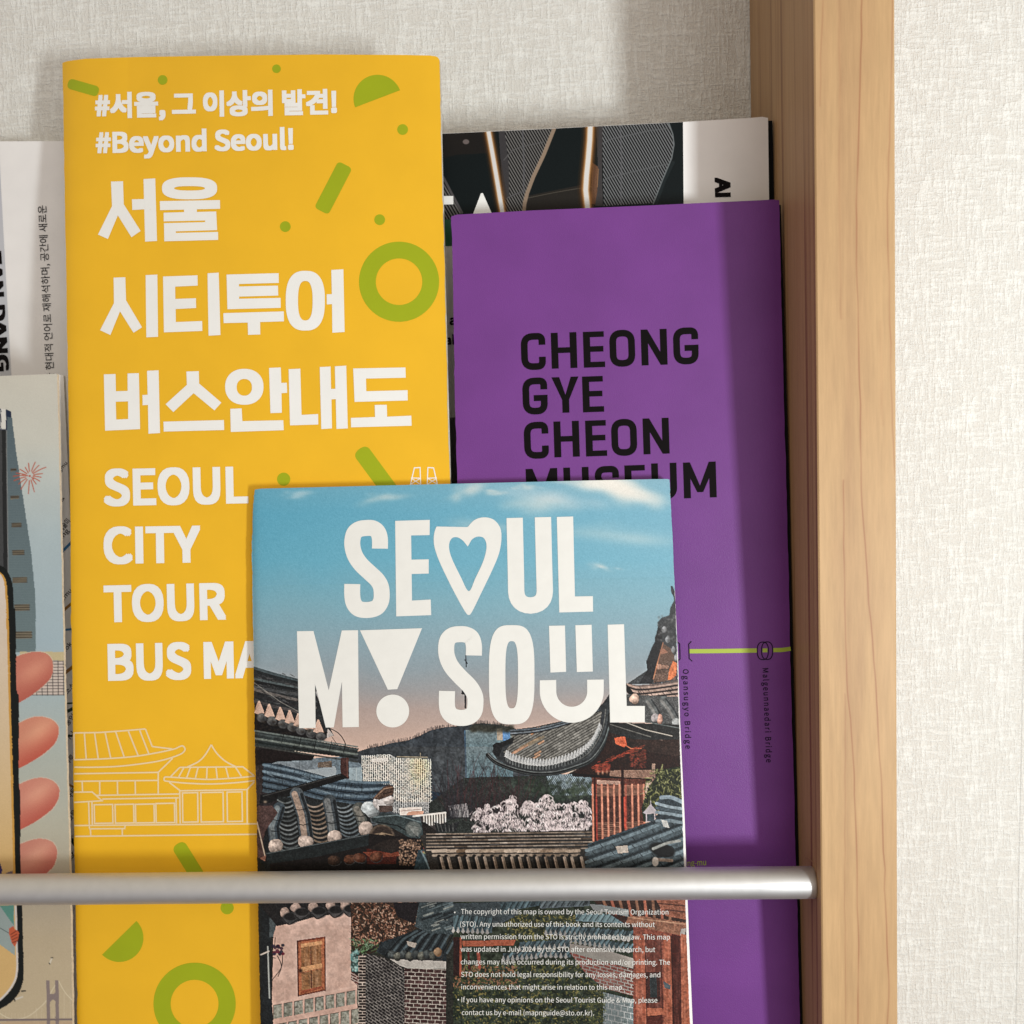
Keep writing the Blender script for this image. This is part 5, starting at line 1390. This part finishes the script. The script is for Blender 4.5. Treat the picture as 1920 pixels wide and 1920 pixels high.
    # stone blocks at the foot of the wall
    def stones(y0, xs0, h, dy):
        for k in range(9):
            x = xs0+k*92; y = y0-k*dy
            im.fill(zC((x, y), (x+72, y-12), (x+74, y+h-14), (x+2, y+h)), lambda X_, Y_: np.stack([132+0*X_, 130+0*X_, 120+0*X_], -1)+(26*im.noise2(X_, Y_, 4, 50)+14*im.noise2(X_, Y_, 2, 51))[:, None])
            im.line(zC((x, y+h), (x+1, y), (x+72, y-12)), 1.5, (62, 60, 56), .8)
    stones(1335, 200, 120, 17); stones(1500, 240, 130, 18); stones(1650, 215, 120, 17); stones(1800, 240, 120, 17)
    im.line(zC((200, 1320), (600, 1240), (930, 1165)), 4, (206, 176, 162), .6)
    # autumn tree
    im.poly(zC((880, 430), (1480, 430), (1480, 640), (1200, 820), (1010, 900), (880, 880)), (52, 40, 32), 8)
    for k in range(900):
        x, y = zC((r.uniform(885, 1460), r.uniform(425, 800)))[0]; c_ = [(128, 78, 54), (162, 108, 82), (74, 50, 40), (188, 146, 118), (44, 36, 32)][r.integers(5)]
        if x > 760+ (1760-y)*.2 and y > 1735: continue
        im.line([(x, y), (x+r.normal(0, 2), y+r.normal(0, 2)+1)], r.uniform(1, 2.4), c_, .85)
    for k in range(120):
        x, y = zC((r.uniform(880, 1130), r.uniform(760, 900)))[0]; im.line([(x, y), (x+r.normal(0, 4), y-3)], 1.2, [(74, 98, 66), (44, 48, 40), (120, 150, 120)][r.integers(3)], .8)
    for k in range(60): im.blob(*zC((r.uniform(885, 945), r.uniform(850, 1030)))[0], 2.2, 2.2, [(78, 134, 130), (40, 70, 66), (150, 190, 184)][r.integers(3)], .9)
    im.line(smooth(zC((1120, 640), (1160, 720), (1130, 800), (1000, 870), (900, 910)), 6), 1.8, (28, 24, 24))
    # bricks
    def bricks(pts, mortar, brick, bw, bh, ang, shear=0.0, jit=12):
        ca, sa = math.cos(ang), math.sin(ang)
        def fn(x, y):
            u = x*ca+y*sa+shear*y; v_ = -x*sa+y*ca
            row = np.floor(v_/bh); uu = u/bw+.5*np.mod(row, 2); fu, fv_ = np.mod(uu, 1), np.mod(v_/bh, 1)
            m_ = (fu < 1.1/bw*1.1) | (fv_ < 1.25/bh)
            rnd = np.mod(np.sin(row*12.9+np.floor(uu)*78.2)*43758.5, 1)-.5
            c = np.where(m_[:, None], np.array(mortar)[None, :]+0*x[:, None], np.array(brick)[None, :]+rnd[:, None]*jit*2)
            return c+r.normal(0, 6, (len(x), 1))
        im.fill(zC(*pts), fn)
    bricks(((945, 900), (1010, 880), (1012, 2300), (945, 2300)), (148, 134, 126), (40, 28, 28), 14, 5.4, 0)
    bricks(((880, 1030), (945, 1080), (945, 1160), (880, 1110)), (160, 140, 132), (92, 50, 44), 12, 4.4, .5)
    bricks(((1010, 880), (1180, 920), (1320, 1000), (1360, 1060), (1360, 2300), (1010, 2300)), (108, 103, 100), (40, 36, 37), 10, 5.0, .62, 0, 10)
    bricks(((1350, 1010), (1715, 1010), (1715, 2300), (1350, 2300)), (148, 136, 129), (62, 42, 41), 14, 7.3, .05)
    for k in range(200):
        x, y = zC((r.uniform(1015, 1350), r.uniform(900, 1500)))[0]; im.blob(x, y, 5, 4, (30, 28, 30), .12)
    im.poly(zC((1225, 930), (1500, 940), (1715, 945), (1715, 1015), (1380, 1010), (1310, 985)), (168, 162, 156), 6)
    # dark tiled wall cap
    im.poly(zC((1100, 860), (1150, 780), (1400, 690), (1560, 640), (1720, 700), (1720, 950), (1500, 930), (1220, 930)), (34, 42, 46), 5)
    for k in range(14):
        x = 1180+k*42; im.line(zC((x, 900-k*2), (x+120, 760-k*8), (x+240, 690-k*6)), 4.2 if k % 2 else 2.4, (64, 78, 84) if k % 2 else (22, 26, 28), .9)
    for k in range(9): lump(*zC((1240+k*52, 890+(k % 2)*12))[0], 8, 8, [(64, 70, 70), (88, 88, 82)][k % 2], .9)
    lump(*zC((1645, 870))[0], 8, 9, (150, 116, 84), .8); im.poly(zC((1370, 770), (1460, 790), (1440, 830), (1380, 810)), (150, 142, 134), 10)
    im.poly(zC((1250, 430), (1480, 430), (1440, 620), (1290, 560)), (30, 26, 28), 5)
    # roofs, shrubs and door at the lower right
    im.poly(zC((1480, 430), (1920, 430), (1920, 720), (1560, 700), (1440, 640)), (52, 64, 68), 8)
    for k in range(60):
        x, y = zC((r.uniform(1480, 1900), r.uniform(440, 680)))[0]; L = r.uniform(8, 26); im.line([(x, y), (x+L, y-L*.35)], r.uniform(1.5, 4), [(86, 100, 104), (32, 38, 42), (120, 122, 118)][r.integers(3)], .85)
    im.fill(zD((0, 40), (1170, 40), (1440, 300), (1440, 1100), (0, 1100)), lambda x, y: np.stack([44+0*x, 50+0*x, 40+0*x], -1)+(14*im.noise2(x, y, 7, 60)+10*im.noise2(x, y, 3, 61))[:, None])
    def leaves(x0, y0, x1, y1, n, pal):
        for k in range(n):
            x, y = zD((r.uniform(x0, x1), r.uniform(y0, y1)))[0]; c_ = pal[r.integers(len(pal))]
            im.line([(x, y), (x+r.normal(0, 2.2), y+r.normal(0, 2.2)+1)], r.uniform(1, 2.6), c_, .8)
    leaves(420, 150, 1000, 380, 420, [(70, 70, 42), (110, 104, 64), (36, 40, 28), (132, 122, 80)])
    leaves(0, 540, 1200, 1060, 2300, [(40, 46, 34), (58, 64, 42), (86, 88, 54), (24, 30, 26), (112, 104, 66), (34, 44, 40)])
    leaves(0, 560, 520, 740, 260, [(150, 96, 64), (120, 84, 60), (60, 60, 42)])
    def tilerow(x0, y0, x1, y1, th, n, caps_=True, c0=(58, 76, 82)):
        im.poly(zD((x0, y0-th), (x1, y1-th), (x1, y1+10), (x0, y0+10)), c0, 6)
        for k in range(n):
            t = k/n; x, y = x0+(x1-x0)*t, y0+(y1-y0)*t
            im.line(zD((x, y), (x+34, y-th)), 3.6, np.array(c0)*r.uniform(.5, 1.7), .95); im.line(zD((x+16, y), (x+50, y-th)), 1.4, (20, 26, 28), .9)
            if caps_: im.poly(zD((x-14, y+14), (x, y-26), (x+14, y+12), (x, y+26)), (174, 172, 168), 12)
    im.poly(zD((0, 60), (500, 40), (520, 150), (300, 260), (0, 280)), (52, 62, 66), 7); tilerow(0, 270, 310, 285, 110, 8); tilerow(380, 120, 720, 60, 60, 7, False); tilerow(700, 90, 1090, 70, 50, 8, False, (70, 80, 84))
    tilerow(740, 290, 1440, 345, 60, 18); tilerow(900, 350, 1440, 440, 46, 14); tilerow(530, 420, 930, 400, 50, 10); tilerow(400, 500, 700, 480, 40, 8); tilerow(700, 470, 940, 480, 40, 6); tilerow(980, 190, 1400, 210, 50, 9, False, (92, 120, 126))
    im.poly(zD((930, 380), (1180, 420), (1440, 500), (1440, 580), (1180, 520), (930, 450)), (168, 160, 152), 8)
    def brk(x, y):
        u = x-y*.0; v_ = y-x*.26; row = np.floor(v_/6.2); m_ = (np.mod(v_/6.2, 1) < .2) | (np.mod(u/13+.5*np.mod(row, 2), 1) < .12)
        return np.where(m_[:, None], np.array((176, 164, 156)), np.array((122, 62, 52)))+r.normal(0, 8, (len(x), 1))
    im.fill(zD((930, 450), (1180, 520), (1440, 590), (1445, 800), (1210, 740), (1060, 620)), brk)
    for k in range(70): im.line(zD((1130+r.uniform(0, 300), 560+r.uniform(0, 200)), (1130+r.uniform(0, 300), 640+r.uniform(0, 140))), 1, (190, 180, 172), .12)
    def stone(x, y):
        v_ = y-x*.22; row = np.floor(v_/11); m_ = (np.mod(v_/11, 1) < .13) | (np.mod(x/12+.5*np.mod(row, 2), 1) < .12)
        return np.where(m_[:, None], np.array((186, 192, 192)), np.array((112, 126, 128)))+(14*im.noise2(x, y, 4, 70))[:, None]+r.normal(0, 6, (len(x), 1))
    im.fill(zD((1200, 770), (1445, 830), (1450, 2000), (1180, 2000), (1200, 900)), stone)
    leaves(1060, 700, 1220, 1060, 260, [(34, 40, 32), (60, 64, 44), (84, 84, 54)])
    # red posts and beam at left
    im.poly(zD((0, 330), (60, 330), (60, 640), (0, 640)), (44, 28, 26), 5); im.poly(zD((70, 360), (500, 350), (480, 395), (80, 405)), (158, 76, 48), 8); im.line(zD((60, 340), (56, 640)), 4, (150, 68, 44)); im.line(zD((200, 460), (210, 570)), 6, (140, 62, 44)); im.line(zD((120, 440), (126, 580)), 4, (66, 32, 28))
    # big door frame at right
    im.poly(zD((1120, 35), (1880, 30), (1880, 330), (1440, 270), (1180, 100)), (52, 36, 30), 6)
    for k in range(9): im.line(zD((1200+k*66, 35), (1240+k*62, 130+k*12)), 5, (130+(k % 2)*30, 84, 60)); 
    im.poly(zD((1090, 66), (1180, 70), (1400, 110), (1400, 165), (1120, 110)), (148, 150, 148), 6)
    im.poly(zD((1400, 165), (1500, 160), (1870, 215), (1850, 320), (1780, 320), (1380, 215)), (136, 84, 60), 8); im.line(zD((1400, 170), (1850, 225)), 2, (176, 122, 90)); im.poly(zD((1820, 260), (1860, 260), (1850, 330), (1815, 315)), (150, 140, 134), 6)
    im.poly(zD((1620, 30), (1880, 30), (1870, 190), (1700, 160)), (140, 76, 52), 10); im.line(zD((1640, 60), (1870, 80)), 2, (70, 40, 32)); im.line(zD((1700, 110), (1870, 130)), 3, (96, 52, 40))
    im.poly(zD((1440, 240), (1800, 310), (1890, 330), (1960, 2300), (1440, 2300)), (132, 62, 44), 8)
    for x0, x1, c_ in ((1455, 1530, (158, 78, 54)), (1535, 1665, (104, 48, 36)), (1680, 1740, (160, 80, 54)), (1745, 1815, (70, 36, 30)), (1820, 1890, (164, 84, 56))):
        im.fill(zD((x0, 300), (x1, 320), (x1+34, 2300), (x0+20, 2300)), lambda x, y: np.array(c_)+(14*im.noise2(x, y, 3, 80, 1, .1))[:, None]+0*x[:, None])
    im.poly(zD((1540, 610), (1650, 605), (1655, 850), (1545, 860)), (60, 36, 32), 5); im.poly(zD((1570, 640), (1625, 640), (1630, 810), (1575, 815)), (42, 46, 48), 6)
    im.poly(zD((1535, 900), (1690, 895), (1690, 950), (1540, 960)), (164, 82, 54), 6); im.poly(zD((1545, 960), (1670, 950), (1690, 2000), (1560, 2000)), (72, 36, 30), 5)
    im.poly(zD((1680, 680), (1740, 715), (1738, 750), (1690, 735)), (74, 78, 82), 5); im.line(zD((1535, 400), (1550, 1020)), 1.6, (64, 32, 26)); im.line(zD((1740, 320), (1765, 1024)), 1.6, (54, 28, 24)); im.line(zD((1660, 370), (1675, 900)), 1.6, (64, 32, 26))
    # print texture: break flat areas of ink up, cool tones kept muted
    m_ = (Y > 1245) & (im.C.mean(-1) < 150)
    tex = 1+.15*im.noise2(X, Y, 2.4, 95)+.10*im.noise2(X, Y, 6, 96)+.06*im.noise2(X, Y, 15, 97)
    im.C[m_] *= tex[m_][:, None]
    m_ = (Y > 1400) & (im.C[..., 2] > im.C[..., 0]+4)
    gr = im.C.mean(-1, keepdims=True)
    im.C[m_] = im.C[m_]*.66+gr[m_]*.34
    lum = im.C.mean(-1)
    im.C += (im.C-80)*(.14*np.clip((160-lum)/60, 0, 1)*np.clip((Y-1250)/60, 0, 1))[..., None]
    m_ = (Y > 1380) & (im.C[..., 0]-im.C[..., 2] > 55)
    im.C[m_] = (im.C[m_]*.70+im.C.mean(-1, keepdims=True)[m_]*.30)*.97
    m_ = (Y > 1475) & (lum >= 150)
    im.C[m_] *= (1+.05*im.noise2(X, Y, 3, 98)+.06*im.noise2(X, Y, 9, 99))[m_][:, None]*.98
    # the picture is toned down behind the small print
    w_ = np.clip((X-840)/40, 0, 1)*np.clip((1190-X)/30, 0, 1)*np.clip((Y-1660)/20, 0, 1)
    lum = im.C.mean(-1); k_ = np.where(lum > 92, (92+(lum-92)*.42)/np.maximum(lum, 1), 1.0)
    im.C *= (1-w_*(1-k_))[..., None]
    # printed sharpening of the picture
    def blur(A, n):
        for ax in (0, 1):
            A = sum(np.roll(A, k, ax) for k in range(-n, n+1))/(2*n+1)
        return A
    low = (Y > 1240)[..., None]
    im.C = np.where(low, np.clip(im.C+.42*(im.C-blur(im.C, 2))+.16*(im.C-blur(im.C, 9)), 6, 246), im.C)
    im.C += (3.0*im.noise2(X, Y, 2.2, 90)+2.5*im.noise2(X, Y, 1.3, 91))[..., None]
    im.grain(3.5)
sheet('cover', PS, s_left, s_right, [(478, 918), (490, 916.2), (800, 908.3), (1100, 901), (1250, 898), (1255, 899)], [M_photo, M_edge], sl_, .0007, 820, 1180, paint=paint_city)

M_letter = mat('white_cover_ink', (.83, .825, .79), .42, .4, .02, 300)
pr = Print(PS, LIFT*1.2)
T8 = D
pr.stroke(smooth(T8((217.5, 1166), (217, 1110), (205, 1072), (178, 1052), (142, 1050), (103, 1056), (74, 1078), (62.5, 1120), (64, 1160), (78, 1206), (110, 1254), (160, 1302), (200, 1340), (222, 1378), (227.5, 1425), (222, 1465), (198, 1498), (150, 1511), (100, 1505), (72, 1476), (62, 1430), (62, 1365)), 6), 30)
pr.add(T8((303, 1010), (498, 1004), (497, 1090), (393, 1092), (395, 1228), (492, 1226), (492, 1306), (396, 1309), (398, 1458), (503, 1452), (506, 1540), (309, 1547)))
pr.add(smooth(T8((717, 1539), (695, 1518), (640, 1420), (575, 1290), (535, 1195), (520, 1125), (528, 1060), (560, 1012), (615, 994), (668, 1008), (706, 1042), (711, 1044), (748, 1006), (800, 990), (855, 1002), (892, 1045), (901, 1105), (888, 1190), (850, 1285), (790, 1410), (737, 1518)), 6, True),
       smooth(T8((717, 1405), (672, 1325), (628, 1235), (609, 1180), (608, 1135), (625, 1106), (655, 1103), (685, 1122), (708, 1150), (714, 1150), (735, 1115), (765, 1099), (798, 1104), (815, 1135), (814, 1180), (795, 1245), (755, 1330)), 6, True))
pr.stroke(rounded(T8((975, 993), (982, 1300), (985, 1488), (1147, 1484), (1140, 1240), (1134, 989)), [0, 0, 27, 27, 0, 0]), 30.6)
pr.add(T8((1212, 988), (1304, 985), (1314, 1435), (1415, 1433), (1416, 1520), (1226, 1525)))
pr.add([(557, 1183.5), (588, 1183), (616.5, 1294), (641, 1182), (671.5, 1181.5), (673, 1363), (642.5, 1363.5), (641.2, 1278), (626, 1363.7), (611, 1364), (590.8, 1282), (592, 1364.5), (561, 1365.3)])
pr.add([(675, 1181.8), (791.5, 1177.8), (745, 1292), (727.3, 1293)]); pr.disc(736.5, 1333, 30.8)
pr.stroke(smooth([(888.5, 1229), (888.5, 1210), (884, 1196), (874, 1190), (862, 1189), (849, 1191), (840, 1199), (836.8, 1212), (838, 1230), (846, 1249), (862, 1268), (880, 1286), (890, 1303), (891.5, 1318), (889, 1334), (880, 1343), (865, 1346), (850, 1343), (841, 1334), (838, 1320), (838.3, 1295.5)], 6), 30.2)
pr.add(circle(959.5, 1265, 42.7, 72, ry=93, pw=3.3), circle(959.5, 1265, 11.8, 60, ry=63, pw=3.0))
pr.add([(1029.3, 1173.3), (1059.3, 1172.7), (1061.5, 1259.5), (1032, 1261)]); pr.add([(1078.7, 1172.3), (1109.3, 1171.3), (1111.6, 1259), (1081.5, 1260)])
outer = [(1132, 1274)]+circle(1072, 1295, 60, 40, 0, math.pi)+[(1012.2, 1275.5), (1042.8, 1274.8)]+circle(1072, 1296, 29, 30, math.pi, 0)+[(1100.8, 1274.4)]
pr.add(outer)
pr.add([(1139.3, 1171.3), (1170, 1170.3), (1175, 1323.6), (1209, 1323.6), (1209, 1354), (1144, 1354.5)])
pr.build('title_lettering', M_letter, sl_)
pr = Print(PS, LIFT*1.2)
rowsT = (('The copyright of this map is owned by the Seoul Tourism Organization', 62, 1720, 143), ('(STO). Any unauthorized use of this book and its contents without', 55, 1612, 243), ('written permission from the STO is strictly prohibited by law. This map', 58, 1732, 343),
         ('was updated in July 2024 by the STO after extensive research, but', 58, 1615, 443), ('changes may have occurred during its production and/or printing. The', 60, 1733, 545), ('STO does not hold legal responsibility for any losses, damages, and', 62, 1655, 645),
         ('inconveniences that might arise in relation to this map.', 64, 1362, 745), ('If you have any opinions on the Seoul Tourist Guide & Map, please', 66, 1632, 848), ('contact us by e-mail (mapnguide@sto.or.kr).', 68, 1125, 950))
for s_, x0, x1, y in rowsT:
    text(pr, s_, (850+x0/4.267, 1680+y/4.267), (850+x1/4.267, 1680+(y+4)/4.267), 9.2, 0)
for x, y in ((12, 130), (40, 828)): pr.disc(850+x/4.267, 1680+y/4.267, 1.5)
pr.build('copyright_lettering', M_letter, sl_)
